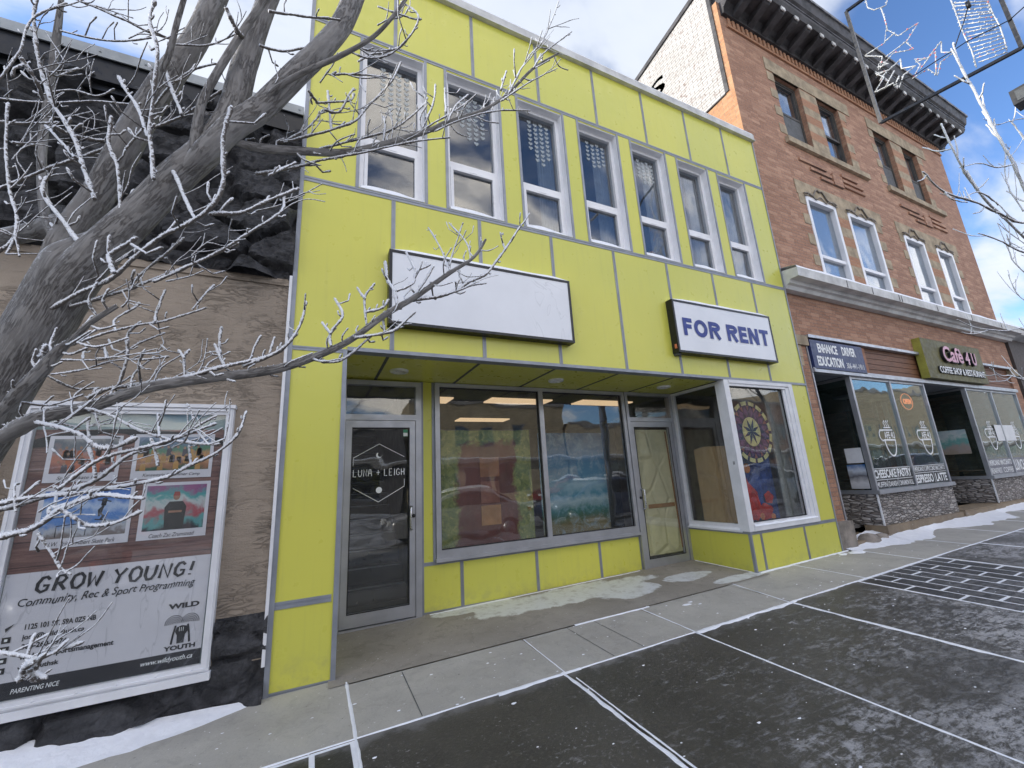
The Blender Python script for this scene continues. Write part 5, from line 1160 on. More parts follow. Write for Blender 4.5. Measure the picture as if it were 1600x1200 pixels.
for pts, r in (([(-1.32, 1.49), (-1.325, 1.44)], .014), ([(-1.325, 1.44), (-1.335, 1.39), (-1.318, 1.37), (-1.33, 1.345)], .007), ([(-1.322, 1.44), (-1.345, 1.41), (-1.34, 1.37)], .007), ([(-1.32, 1.475), (-1.36, 1.48)], .004), ([(-1.32, 1.475), (-1.285, 1.465)], .004), ([(-1.30, 1.34), (-1.36, 1.35)], .004), ([(-1.55, 1.25), (-1.55, 1.32), (-1.40, 1.33), (-1.40, 1.25)], .003)): sk.tube([(p[0], y, p[1]) for p in pts], r, 6)
sk.disc((-1.318, 1.505), .011, .013, y-.001, y); sk.v = [(v[0], y+(v[1]-y)*.05, v[2]) for v in sk.v]; sk.build('skater', M['ink'], p3)
p4 = photo(-1.12, -.715, 1.18, 1.58, [(.03,.02,.03), (.1,.3,.3), (.35,.08,.1), (.45,.5,.5), (.06,.3,.3), (.25,.08,.2)], 'Coach Zac Zrumstead', 'photo print of a person before a teal painted wall', 4)
sk = MB(); sk.poly([(-.97, 1.245), (-.86, 1.245), (-.85, 1.40), (-.875, 1.44), (-.955, 1.44), (-.98, 1.40)], y-.0004, y); sk.build('dark_jacket', M['ink'], p4)
sk = MB(); sk.disc((-.915, 1.475), .02, .026, y-.0006, y); sk.box(-.955, -.875, y-.0010, y-.0005, 1.36, 1.375); sk.build('face_and_arms', simple('skin_print', (.32,.16,.1), .5), p4)
sk = MB(); sk.poly([(-.937, 1.48), (-.893, 1.48), (-.9, 1.51), (-.93, 1.51)], y-.0009, y-.0007); sk.build('cap', simple('red_cap', (.3,.04,.03), .5), p4)
MB().box(-1.75, -.655, 3.945, 3.949, .31, 2.09).build('glass_front', glass('case_glass', (.97,.98,.98), .03, .03), DC)
# second window farther left
a = MB(); a.frame(-3.1, -1.90, .30, 2.08, .06, 3.95, 4.0); w = a.build('window', M['white_trim'], LB); MB().box(-3.04, -1.96, 3.975, 3.982, .36, 2.02).build('pane', simple('pale_film', (.38,.45,.52), .15), w)

# ================================================================== across the street (it shows in the shop glass)
def plain_building(x0, x1, y, h, col, label, dark=True, roofcol=(.3,.28,.26)):
    t = thing('shop_building', label, 'building', ((x0+x1)/2, y, 0))
    a = MB(); hs = [(x0+.6+k*3.2, min(x0+.6+k*3.2+2.7, x1-.4), .7, 2.8) for k in range(int((x1-x0-1)/3.2))]
    up = [(x0+1+k*2.4, x0+2.1+k*2.4, 4.4, 6.0) for k in range(int((x1-x0-2)/2.4))] if h > 7 else []
    # front looks towards +y
    wall_holes(a, x0, x1, -.6, h, y, y-.3, hs+up); a.box(x0, x0+.2, y-12, y-.3, -.6, h); a.box(x1-.2, x1, y-12, y-.3, -.6, h); a.box(x0+.2, x1-.2, y-12, y-.3, h-.4, h-.2); a.box(x0+.2, x1-.2, y-6, y-5.9, -.3, h-.4)
    a.build('wall', simple('facade', col, .8, 0, .15, 2), t)
    b = MB(); b.box(x0-.05, x1+.05, y-.05, y+.12, h-.1, h+.22); b.box(x0, x1, y, y+.9, 3.05, 3.3); b.build('cornice', simple('cornice_far', roofcol, .7), t)
    s_ = MB(); s_.box(x0, x1, y+.02, y+.88, 3.3, 3.38); s_.build('snow', M['snow'], t)
    for (a_, b_, c, d) in hs+up:
        f = MB(); f.frame(a_, b_, c, d, .07, y-.12, y-.04); w = f.build('window', M['trim'], t); MB().box(a_+.07, b_-.07, y-.10, y-.09, c+.07, d-.07).build('pane', M['glass_up'], w)
    return t
plain_building(-34, -18, -21, 6.4, (.18,.1,.07), 'brown brick shop row across the street')
plain_building(-17.5, -6, -21, 5.2, (.30,.29,.27), 'low grey shop across the street')
plain_building(-5.5, 6, -21, 5.6, (.13,.12,.12), 'dark grey shop with awning across the street')
plain_building(6.5, 20, -21, 7.6, (.42,.34,.22), 'tall beige rendered shop building across the street')
plain_building(20.5, 38, -21, 6.2, (.46,.38,.26), 'wide sand coloured shop building across the street')
plain_building(38.5, 52, -21, 8.4, (.22,.12,.08), 'brick corner building far along across the street')
plain_building(52.5, 84, -21, 10.8, (.40,.33,.22), 'long tall tan building at the far end across the street')
plain_building(85, 125, -21, 12.5, (.36,.33,.28), 'pale tall building farthest up the street')
plain_building(-60, -35, -21, 7.5, (.3,.26,.2), 'pale building farthest down the street')
m_ = MB(); m_.box(-60, 130, -21, -17, -.75, -.35); tag(m_.build('far_sidewalk', M['concrete']), kind='structure')
def car(x, y, col, label, rot=0.):
    z0 = gz(x, y)-.15; t = thing('parked_car', label, 'car', (x, y, z0), 'cars parked along the kerb')
    L, Wd = 4.5, 1.78
    prof = [(-2.2,.30), (-2.25,.62), (-2.1,.78), (-1.25,.92), (-.55,1.38), (.2,1.45), (1.15,1.40), (1.75,1.0), (2.2,.92), (2.25,.5), (2.2,.28)]
    st_ = [(-1, .86, .0), (-.93, .97, .02), (-.6, 1., .04), (.6, 1., .04), (.93, .97, .02), (1, .86, 0.)]
    vs = []
    for (v, k, rise) in st_:
        for (px, pz) in prof:
            inset = max(0, (pz-.9))*.42
            vs.append((x+px*(k if pz < .9 else k*.97), y+v*(Wd/2-inset*(1 if abs(v) > .5 else 0)), z0+pz+(rise if pz > .8 else 0)))
    n = len(prof); a = MB(); a.add(vs, [(i*n+j, i*n+j+1, (i+1)*n+j+1, (i+1)*n+j) for i in range(5) for j in range(n-1)]+[tuple(range(n-1, -1, -1)), tuple(5*n+j for j in range(n))], True)
    a.build('body', simple('car_paint', col, .25, .2, .05, 3, coat=.6), t, fix=True)
    for sgn in (-1, 1):
        ys = y+sgn*(Wd/2-.06); g = MB(); q = [(-.98, .98), (-.5, 1.33), (.2, 1.39), (1.05, 1.34), (1.45, 1.02)]
        g.add([(x+p[0], y+sgn*(Wd/2-max(0, p[1]-.9)*.42+.008), z0+p[1]) for p in q], [tuple(range(5)) if sgn > 0 else tuple(range(4, -1, -1))]); g.build('side_window', M['black'], t)
    for sgn, (pa, pb) in ((-1, ((-1.2, .95), (-.6, 1.38))), (1, ((1.22, 1.37), (1.72, 1.02)))):
        g = MB(); g.add([(x+pa[0]+sgn*.02, y-.62, z0+pa[1]+.05), (x+pb[0]+sgn*.02, y-.55, z0+pb[1]+.05), (x+pb[0]+sgn*.02, y+.55, z0+pb[1]+.05), (x+pa[0]+sgn*.02, y+.62, z0+pa[1]+.05)], [(0,1,2,3)]); g.build('windscreen', M['black'], t)
    for wx in (-1.4, 1.4):
        for sg in (-1, 1):
            wv = MB(); wv.tube([(x+wx, y+sg*.72, z0+.31), (x+wx, y+sg*.9, z0+.31)], .32, 20); w = wv.build('wheel', M['black'], t)
            wv = MB(); wv.tube([(x+wx, y+sg*.89, z0+.31), (x+wx, y+sg*.905, z0+.31)], .2, 16); wv.build('rim', M['alu'], w)
    for sg in (-1, 1):
        MB().box(x-2.24, x-2.15, y+sg*.6-.15, y+sg*.6+.15, z0+.62, z0+.74).build('headlight', M['white'], t)
        MB().box(x+2.2, x+2.27, y+sg*.65-.13, y+sg*.65+.13, z0+.72, z0+.86).build('tail_light', M['redpaint'], t)
    s_ = MB(); s_.hexa([(x-.5, y-.5, z0+1.48), (x+1.0, y-.5, z0+1.47), (x+1.0, y+.5, z0+1.47), (x-.5, y+.5, z0+1.48)], [(x-.4, y-.45, z0+1.54), (x+.9, y-.45, z0+1.53), (x+.9, y+.45, z0+1.53), (x-.4, y+.45, z0+1.54)]); s_.build('roof_snow', M['snow'], t)
car(-5.5, -2.7, (.02,.02,.025), 'black hatchback parked at the kerb'); car(4.1, -2.8, (.3,.3,.32), 'silver hatchback parked at the kerb'); car(9.3, -2.8, (.03,.05,.12), 'dark blue hatchback parked at the kerb'); car(15.3, -2.8, (.55,.55,.55), 'white hatchback parked at the kerb'); car(15, -14, (.25,.02,.02), 'red hatchback parked across the street'); car(-8, -14, (.3,.3,.32), 'grey hatchback parked across the street'); car(19, -14, (.6,.6,.6), 'pale hatchback parked across the street')

for x, y, c, l in ((22, -2.8, (.02,.02,.02), 'black hatchback parked farther up the kerb'), (27.5, -2.8, (.09,.02,.02), 'maroon hatchback parked farther up the kerb'), (33, -2.8, (.03,.04,.05), 'slate hatchback parked farther up the kerb'), (40, -14, (.5,.5,.5), 'light grey hatchback parked far up the street'), (52, -14, (.03,.03,.035), 'black hatchback parked far up the street')): car(x, y, c, l)
# ================================================================== the frosted tree in front
TR = thing('street_tree', 'bare street tree with thick grey limbs and frosted twigs in front of the shops', 'tree', (-1.15, 1.15, gz(-1.2, 1.2)))
def smooth(pts, rad, k=5):
    P = [Vector(p) for p in pts]; out = []; ro = []
    if len(P) == 2: k = max(k, 4)
    for i in range(len(P)-1):
        p0 = P[max(i-1, 0)]; p1 = P[i]; p2 = P[i+1]; p3 = P[min(i+2, len(P)-1)]
        for j in range(k):
            t = j/k; out.append(.5*((2*p1)+(-p0+p2)*t+(2*p0-5*p1+4*p2-p3)*t*t+(-p0+3*p1-3*p2+p3)*t**3)); ro.append(rad[i]+(rad[i+1]-rad[i])*t)
    out.append(P[-1]); ro.append(rad[-1]); return out, ro
def limb_mesh(paths, name, m, parent, n=28, seed=0, first=.45, last=1.):
    """each path: (points, radii); a bark-like surface with ridges and knots, carrying (around, along) coordinates"""
    V = []; F = []; UV = []
    for pi, (pts, rad) in enumerate(paths):
        rad = list(rad); rad[0] *= first; rad[-1] *= last
        pts, rad = smooth(pts, rad, 9); m_ = len(pts); b = len(V); nrm = None; s_ = 0
        for i in range(m_):
            t = (pts[min(i+1, m_-1)]-pts[max(i-1, 0)]).normalized()
            if i: s_ += (pts[i]-pts[i-1]).length
            nrm = t.orthogonal().normalized() if nrm is None else (nrm-t*nrm.dot(t)).normalized()
            bi = t.cross(nrm)
            for k in range(n):
                a = 2*PI*k/n; d = nrm*math.cos(a)+bi*math.sin(a)
                q = pts[i]+d*rad[i]
                r = rad[i]*(1+.10*noise.noise(Vector((math.cos(a)*1.4+pi*7, math.sin(a)*1.4, s_*5)))+.035*noise.noise(Vector((math.cos(a)*6, math.sin(a)*6+pi, s_*22))))
                V.append(pts[i]+d*r); UV.append((a*max(rad)*.8, s_, pi*.37))
        F += [(b+i*n+k, b+i*n+(k+1) % n, b+(i+1)*n+(k+1) % n, b+(i+1)*n+k) for i in range(m_-1) for k in range(n)]
    mb = MB(); mb.add(V, F, True); o = mb.build(name, m, parent)
    at_ = o.data.attributes.new('along', 'FLOAT_VECTOR', 'POINT')
    at_.data.foreach_set('vector', [c for u in UV for c in u]); return o
def L(*q):     # limb given as (px, py, distance, width in px) in the photograph
    pts = [at(a, b, d) for a, b, d, w in q]; rad = []
    for i, (a, b, d, w) in enumerate(q):       # a wide lens stretches round limbs away from its axis
        p0, p1 = q[max(i-1, 0)], q[min(i+1, len(q)-1)]; tx, ty = p1[0]-p0[0], p1[1]-p0[1]; l = math.hypot(tx, ty) or 1
        rx, ry = a-800, b-600; rl = math.hypot(rx, ry) or 1; k = (-ty*rx+tx*ry)/(l*rl); sec2 = 1+(rl/FPX)**2
        rad.append(w*d/FPX/2/math.sqrt(k*k*sec2+1-k*k))
    return pts, rad
base = Vector((-1.12, 1.12, gz(-1.1, 1.1)-.02))
tr0 = L((-82, 741, .98, 118), (-19, 639, 1.0, 114), (44, 537, 1.02, 112), (84, 470, 1.04, 112), (112, 420, 1.06, 112), (140, 395, 1.08, 84), (165, 368, 1.09, 40), (175, 352, 1.1, 8))
trunk = ([base, Vector((-1.0, 1.2, .55)), *tr0[0]], [.13, .095, *tr0[1]])
limb_mesh([trunk], 'trunk', M['bark'], TR, 44, first=1.)
main = [L((50, 500, 1.04, 60), (78, 440, 1.05, 60), (103, 377, 1.08, 62), (165, 288, 1.13, 60), (213, 197, 1.18, 58), (255, 130, 1.22, 54), (308, 57, 1.26, 48), (348, -30, 1.32, 44)),
        L((70, 500, 1.03, 70), (105, 448, 1.04, 84), (160, 388, 1.06, 74), (225, 327, 1.09, 66), (283, 270, 1.12, 62), (332, 225, 1.15, 58), (362, 175, 1.17, 52), (380, 108, 1.2, 44), (404, 40, 1.25, 38), (430, -30, 1.3, 35)),
        L((270, 285, 1.10, 30), (320, 240, 1.12, 46), (365, 198, 1.15, 50), (412, 166, 1.18, 48), (467, 112, 1.22, 44), (505, 74, 1.26, 41), (538, 30, 1.32, 38), (565, -40, 1.4, 34))]
for q, lab in zip(main, ('left upward limb', 'middle upward limb', 'limb bending right across the sky')):
    o = limb_mesh([q], 'limb', M['bark'], TR, 34); o['label'] = 'thick grey '+lab
sec = [L((120, 415, 1.12, 36), (95, 352, 1.2, 32), (50, 362, 1.25, 32), (-20, 378, 1.3, 30)),
       L((215, 320, 1.22, 22), (262, 262, 1.2, 24), (310, 240, 1.18, 20)),
       L((-5, 690, .97, 40), (30, 668, .97, 28), (70, 650, .97, 21), (140, 636, 1.0, 19), (230, 606, 1.05, 17), (330, 590, 1.12, 15), (420, 579, 1.18, 14), (480, 562, 1.24, 12), (545, 533, 1.3, 10), (603, 491, 1.38, 10), (650, 463, 1.45, 9), (700, 428, 1.52, 7), (740, 402, 1.58, 5), (759, 374, 1.62, 3.5)),
       L((352, 215, 1.14, 22), (400, 230, 1.2, 14), (470, 236, 1.28, 14), (540, 238, 1.36, 13), (600, 225, 1.44, 11), (667, 205, 1.52, 9), (700, 190, 1.58, 7), (753, 173, 1.66, 6), (793, 147, 1.72, 5), (833, 107, 1.8, 4.5), (873, 83, 1.86, 3)),
       L((300, 235, 1.10, 26), (307, 205, 1.11, 19), (316, 160, 1.12, 17), (340, 112, 1.13, 16), (380, 48, 1.17, 15), (425, -15, 1.2, 14)),
       L((225, 190, 1.12, 16), (262, 90, 1.10, 13), (277, 33, 1.10, 11), (290, -10, 1.1, 10)),
       L((-10, 655, .86, 26), (30, 615, .86, 27), (67, 577, .87, 26), (92, 548, .88, 20), (110, 533, .89, 11), (143, 503, .9, 10), (183, 478, .92, 8)),
       L((450, 150, 1.2, 20), (485, 133, 1.2, 12), (517, 107, 1.2, 9), (560, 73, 1.22, 8), (600, 30, 1.25, 7), (640, -10, 1.3, 6)),
       L((98, -20, 1.35, 17), (88, 60, 1.35, 16), (78, 140, 1.35, 16), (66, 230, 1.3, 17), (70, 330, 1.2, 18), (100, 400, 1.1, 18))]
for k, q in enumerate(sec):
    if k == 7: q = L((398, 170, 1.17, 16), (430, 140, 1.16, 13), (477, 112, 1.15, 11), (530, 88, 1.15, 10), (580, 60, 1.15, 8), (612, 28, 1.16, 7), (640, -10, 1.2, 6))
    o = limb_mesh([q], 'branch', M['bark'], TR, 16)
TW = []
def T(d0, d1, w0, w1, *q):
    n = len(q); TW.append(L(*[(a, b, d0+(d1-d0)*i/(n-1), w0+(w1-w0)*i/(n-1)) for i, (a, b) in enumerate(q)]))
T(1.0, 1.05, 9, 9, (67, 490), (130, 455), (183, 427), (240, 377), (297, 347), (333, 320), (347, 287), (350, 213), (360, 177))
T(1.02, 1.2, 8, 5, (110, 480), (167, 463), (233, 440), (300, 413), (367, 383)); T(1.0, 1.12, 7, 6, (240, 440), (333, 397), (393, 363), (437, 333), (443, 308)); T(1.04, 1.14, 7, 7, (325, 335), (383, 330), (433, 307), (463, 297))
T(.92, .95, 8, 8, (57, 660), (123, 677), (150, 697), (172, 700), (200, 690)); T(.98, 1.05, 6, 5, (123, 635), (167, 647), (220, 673), (250, 683), (283, 690), (335, 693))
T(.9, 1.1, 10, 5, (-15, 800), (67, 777), (150, 750), (200, 713), (260, 690), (333, 653)); T(.88, 1.1, 9, 5, (-10, 790), (43, 777), (133, 770), (253, 747), (297, 727), (363, 690), (383, 647)); T(.9, 1.0, 8, 5, (93, 763), (147, 723), (187, 707), (260, 690), (330, 664))
T(.85, .9, 12, 8, (-10, 842), (30, 832), (60, 818), (98, 794), (150, 775), (215, 778)); T(.85, .86, 8, 6, (59, 832), (77, 860), (94, 888), (106, 895)); T(.85, .9, 8, 6, (90, 795), (120, 812), (140, 822), (175, 818), (210, 804))
T(.8, .85, 8, 7, (-10, 1016), (52, 1028), (87, 1018), (119, 1007)); T(.78, .8, 14, 16, (48, 1034), (35, 1050), (50, 1058)); T(.8, .8, 13, 14, (60, 1032), (56, 1048), (66, 1056)); T(.8, .8, 12, 9, (30, 1062), (48, 1044), (62, 1030))
T(1.04, 1.1, 9, 8, (147, 313), (127, 253), (113, 213), (70, 133), (57, 67), (53, 20), (62, -10)); T(1.05, 1.08, 7, 8, (190, 327), (185, 267), (173, 233), (172, 187)); T(1.04, 1.1, 9, 7, (240, 280), (235, 200), (245, 83), (233, 33), (240, 7))
T(1.06, 1.12, 6, 6, (233, 213), (213, 167), (187, 123)); T(1.04, 1.08, 6, 7, (307, 343), (290, 310), (272, 273)); T(1.08, 1.15, 5, 5, (117, 247), (90, 215), (74, 198)); T(1.1, 1.14, 6, 6, (283, 180), (257, 107)); T(1.1, 1.18, 6, 5, (240, 200), (287, 180), (327, 153), (367, 130))
T(1.1, 1.18, 6, 5, (197, 233), (220, 203), (240, 167), (267, 133), (300, 110), (333, 100)); T(1.12, 1.2, 7, 7, (-10, 296), (67, 267), (133, 243), (167, 230)); T(1.02, 1.06, 8, 9, (133, 390), (100, 347), (67, 300), (70, 280)); T(1.3, 1.4, 4, 4, (-10, 153), (67, 160), (140, 158), (200, 163))
T(1.3, 1.4, 4, 4, (105, -8), (167, 20), (200, 33), (233, 50), (273, 63)); T(1.3, 1.35, 4, 4, (95, 48), (167, 63), (233, 60)); T(1.2, 1.3, 4, 4, (270, 70), (320, 70), (350, 63), (395, 40)); T(1.0, 1.1, 7, 7, (10, 397), (27, 350), (17, 300), (10, 233), (13, 167)); T(1.0, 1.05, 8, 7, (-10, 400), (20, 372), (27, 345))
T(1.0, 1.05, 8, 8, (35, 92), (60, 130), (66, 150)); T(1.0, 1.1, 7, 6, (-10, 130), (30, 82), (50, 30), (100, 8)); T(1.1, 1.2, 5, 5, (70, 108), (90, 118), (120, 108)); T(1.3, 1.35, 4, 4, (60, 150), (110, 140), (150, 150), (175, 140)); T(1.1, 1.2, 6, 5, (-10, 190), (30, 193), (85, 191)); T(1.1, 1.15, 6, 5, (20, 222), (52, 226)); T(1.1, 1.2, 6, 5, (85, 196), (110, 210), (150, 220), (170, 220))
T(1.25, 1.4, 7, 3, (400, 273), (450, 263), (500, 250), (560, 240), (640, 222), (700, 215)); T(1.25, 1.5, 6, 4, (433, 223), (517, 203), (557, 187), (573, 167), (610, 130), (625, 100)); T(1.3, 1.4, 5, 4, (440, 222), (480, 200), (503, 173)); T(1.4, 1.6, 5, 3.5, (490, 235), (540, 222), (600, 208), (633, 190), (660, 165), (667, 155))
T(1.6, 1.9, 3.6, 2, (795, 145), (823, 93), (850, 60), (873, 3)); T(1.6, 1.9, 3.6, 2, (783, 157), (830, 127), (870, 107)); T(1.7, 1.9, 3.4, 2.4, (835, 105), (850, 83), (893, 50)); T(1.5, 1.75, 4, 3, (680, 205), (733, 183), (783, 173), (827, 173)); T(1.6, 1.65, 4, 3, (697, 177), (695, 140)); T(1.7, 1.75, 4, 3, (783, 140), (791, 113)); T(1.5, 1.55, 4, 3.5, (660, 200), (676, 165), (680, 135))
T(1.45, 1.5, 4, 4, (600, 222), (603, 195), (600, 185)); T(1.5, 1.62, 4, 3.5, (640, 215), (700, 180), (730, 160)); T(1.5, 1.6, 4, 3.5, (700, 190), (712, 165), (730, 150)); T(1.3, 1.4, 5, 4, (480, 140), (492, 155), (500, 160), (545, 158), (552, 150)); T(1.2, 1.3, 5, 4, (525, 112), (520, 118), (540, 115), (600, 120)); T(1.3, 1.4, 5, 4, (505, 170), (530, 175), (545, 150), (552, 140)); T(1.3, 1.4, 5, 4, (560, 95), (580, 85), (600, 82), (625, 74))
T(1.3, 1.4, 5, 4, (517, 203), (515, 175), (512, 145)); T(1.15, 1.2, 4, 3.5, (545, 80), (580, 90), (620, 78), (655, 30), (630, 5)); T(1.1, 1.2, 6, 5, (420, 18), (470, 24), (527, 30)); T(1.2, 1.3, 5, 5, (405, 70), (440, 80), (480, 75)); T(1.1, 1.15, 8, 8, (354, 12), (370, 45), (376, 55)); T(1.2, 1.2, 4, 4, (590, 10), (640, 28), (655, 30)); T(1.2, 1.3, 4, 3.5, (560, 75), (590, 80), (625, 74), (640, 55))
T(1.45, 1.8, 7, 3, (640, 470), (697, 460), (728, 443), (759, 427), (781, 401), (809, 360), (826, 335)); T(1.2, 1.26, 6, 5, (517, 541), (517, 522), (534, 494), (525, 469)); T(1.2, 1.22, 5, 4, (517, 522), (506, 507)); T(1.35, 1.4, 5, 4, (573, 507), (570, 466), (583, 446)); T(1.37, 1.38, 5, 4, (570, 466), (561, 452)); T(1.35, 1.42, 5, 5, (573, 488), (594, 483), (605, 471))
T(1.4, 1.48, 6, 6, (619, 476), (616, 454), (605, 435), (603, 413)); T(1.4, 1.5, 5, 4, (619, 454), (644, 443), (650, 426), (669, 415)); T(1.48, 1.52, 4, 4, (650, 425), (636, 397)); T(1.3, 1.42, 6, 5, (556, 527), (594, 522), (619, 513), (645, 491)); T(1.38, 1.4, 5, 4, (600, 520), (599, 500), (600, 492)); T(1.25, 1.34, 6, 4, (491, 562), (525, 565), (553, 551), (578, 527))
T(1.16, 1.26, 7, 5, (380, 572), (437, 547), (462, 522), (473, 494), (477, 476)); T(1.45, 1.55, 6, 4, (647, 466), (656, 451), (675, 419)); T(1.02, 1.24, 8, 6, (135, 622), (187, 603), (290, 590), (353, 573), (393, 563), (433, 550), (460, 525)); T(1.04, 1.06, 7, 6, (187, 600), (200, 560), (200, 523), (217, 507)); T(1.1, 1.12, 6, 5, (288, 590), (287, 560), (293, 550)); T(1.1, 1.11, 5, 5, (287, 560), (281, 550))
T(1.15, 1.18, 6, 6, (353, 575), (343, 547), (345, 517)); T(1.15, 1.16, 5, 5, (351, 572), (337, 543)); T(.98, 1.15, 5, 4, (113, 538), (160, 522), (207, 510), (250, 503), (283, 493), (317, 482)); T(1.1, 1.16, 4, 4, (300, 483), (320, 460), (333, 447)); T(1.0, 1.08, 5, 5, (180, 517), (180, 500), (207, 483), (217, 475)); T(1.06, 1.1, 5, 5, (243, 503), (245, 487), (257, 457))
T(.98, 1.1, 4, 4, (93, 562), (133, 563), (167, 560), (200, 547), (220, 535), (253, 522)); T(.98, 1.1, 4, 4, (80, 585), (133, 577), (180, 563), (233, 562), (257, 558)); T(.98, 1.05, 4, 4, (73, 587), (117, 607), (150, 607)); T(1.0, 1.05, 5, 5, (130, 561), (130, 552), (135, 545)); T(1.0, 1.05, 5, 5, (165, 560), (163, 540)); T(.96, .98, 9, 9, (180, 427), (170, 405), (172, 395), (205, 375)); T(1.1, 1.15, 6, 6, (205, 445), (230, 420), (262, 395), (285, 375))
T(.99, 1.0, 7, 6, (247, 727), (242, 700), (238, 690)); T(.97, .98, 8, 7, (150, 750), (148, 725), (140, 700)); T(1.05, 1.06, 5, 5, (297, 727), (294, 700)); T(.98, 1.0, 7, 6, (140, 697), (137, 665), (139, 655)); T(1.05, 1.05, 5, 5, (305, 663), (300, 645), (295, 635)); T(1.0, 1.02, 6, 5, (250, 683), (247, 650)); T(1.0, 1.02, 5, 4, (180, 757), (178, 745)); T(1.2, 1.22, 5, 4, (420, 552), (428, 530)); T(1.1, 1.2, 6, 5, (420, 273), (460, 255)); T(.9, .92, 7, 6, (87, 760), (92, 765)); T(.9, .92, 6, 6, (25, 800), (24, 760), (28, 755))
T(.88, .88, 13, 12, (64, 560), (62, 556), (65, 548)); T(1.6, 1.7, 3.5, 2.5, (700, 425), (693, 397), (670, 357)); T(1.6, 1.7, 3.5, 2.5, (700, 430), (707, 397), (723, 350)); T(1.6, 1.7, 3, 2.5, (735, 405), (730, 380), (703, 350)); T(1.7, 1.75, 3, 2.5, (790, 392), (783, 370), (785, 365)); T(1.55, 1.6, 3.5, 3, (672, 440), (676, 460)); T(1.6, 1.64, 3.5, 3, (712, 440), (714, 455)); T(1.5, 1.6, 4, 3, (697, 460), (735, 447), (758, 443))
random.seed(11)
tw = MB(); fro = MB()
def crystal(p, r, n):
    for _ in range(n):
        d = Vector((random.gauss(0, 1), random.gauss(0, 1), random.gauss(.25, 1))).normalized(); a = p+d*r*.75; s_ = r*random.uniform(.10, .26); t = d.orthogonal().normalized(); b = d.cross(t)
        q = a+d*s_*random.uniform(1.2, 3.4)
        fro.add([a+t*s_, a-t*s_*.5+b*s_*.86, a-t*s_*.5-b*s_*.86, q], [(0,1,3), (1,2,3), (2,0,3)])
def twig(pts, rad, spurs=True, k=6):
    P, R_ = smooth(pts, rad, k); Q = []
    for i, p in enumerate(P): Q.append(p+Vector((noise.noise(p*14), noise.noise(p*14+Vector((5,0,0))), noise.noise(p*14+Vector((0,9,0)))))*R_[i]*.9)
    R2 = [r*(.72+.22*noise.noise(p*55)+(.18 if i % 7 == 3 else 0)) for i, (p, r) in enumerate(zip(Q, R_))]
    # denser sampling so the frost reads as lumps
    D = []; DR = []
    for i in range(len(Q)-1):
        for j in range(3):
            t = j/3; D.append(Q[i].lerp(Q[i+1], t)); DR.append((R2[i]*(1-t)+R2[i+1]*t)*random.uniform(.86, 1.14))
    D.append(Q[-1]); DR.append(R2[-1])
    for j in range(1, 4): D.append(D[-1]+(Q[-1]-Q[-2]).normalized()*R2[-1]*1.3); DR.append(R2[-1]*(1.25, 1.05, .45)[j-1])
    DR = [r*1.18 for r in DR]; tw.tube(D, DR, 8, jit=.05)
    L_ = sum((D[i+1]-D[i]).length for i in range(len(D)-1))
    for i in range(0, len(D), 1): crystal(D[i]+Vector((-.2, 0, .35))*DR[i], DR[i], 6)
    if spurs:
        s_ = random.uniform(.01, .05); acc = 0
        for i in range(1, len(D)-4):
            acc += (D[i]-D[i-1]).length
            if acc > s_:
                acc = 0; s_ = random.uniform(.03, .085); t = (D[i+1]-D[i-1]).normalized()
                n_ = Vector((random.gauss(0, 1), random.gauss(0, .7), random.gauss(.35, 1))); n_ = (n_-t*n_.dot(t)).normalized(); ln_ = random.choice((.006, .008, .012, .03, .05))*random.uniform(.8, 1.3)
                e1 = D[i]+(n_*.9+t*.35)*ln_; e2 = e1+(n_*.6+t*.7+Vector((0, 0, .5))).normalized()*ln_*.6
                r = max(.0014, min(DR[i]*.62, .0035)); tw.tube([D[i], e1, e2, e2+(e2-e1).normalized()*r*2], [r, r*.9, r*1.25, r*.5], 6, jit=.15); crystal(e1, r, 4); crystal(e2, r*1.2, 7)
for pts, rad in TW: twig(pts, rad)
for k in (2, 3, 6):     # short spurs on the long thin branches
    P, R_ = smooth(sec[k][0], sec[k][1], 8)
    for i in range(6, len(P)-1, 3):
        t = (P[i+1]-P[i-1]).normalized(); n_ = Vector((random.gauss(0, 1), random.gauss(0, .6), random.gauss(.4, .8))); n_ = (n_-t*n_.dot(t)).normalized(); ln_ = random.choice((.015, .03, .05, .07))
        a = P[i]+n_*R_[i]*.6; twig([a, a+(n_+t*.4)*ln_*.6, a+(n_+t*.9)*ln_], [.0032, .0028, .0026], False, 3)
    for i in range(0, len(P)): crystal(P[i]+Vector((-.3, 0, .6))*R_[i], R_[i]*.6, 5 if R_[i] < .02 else 2)
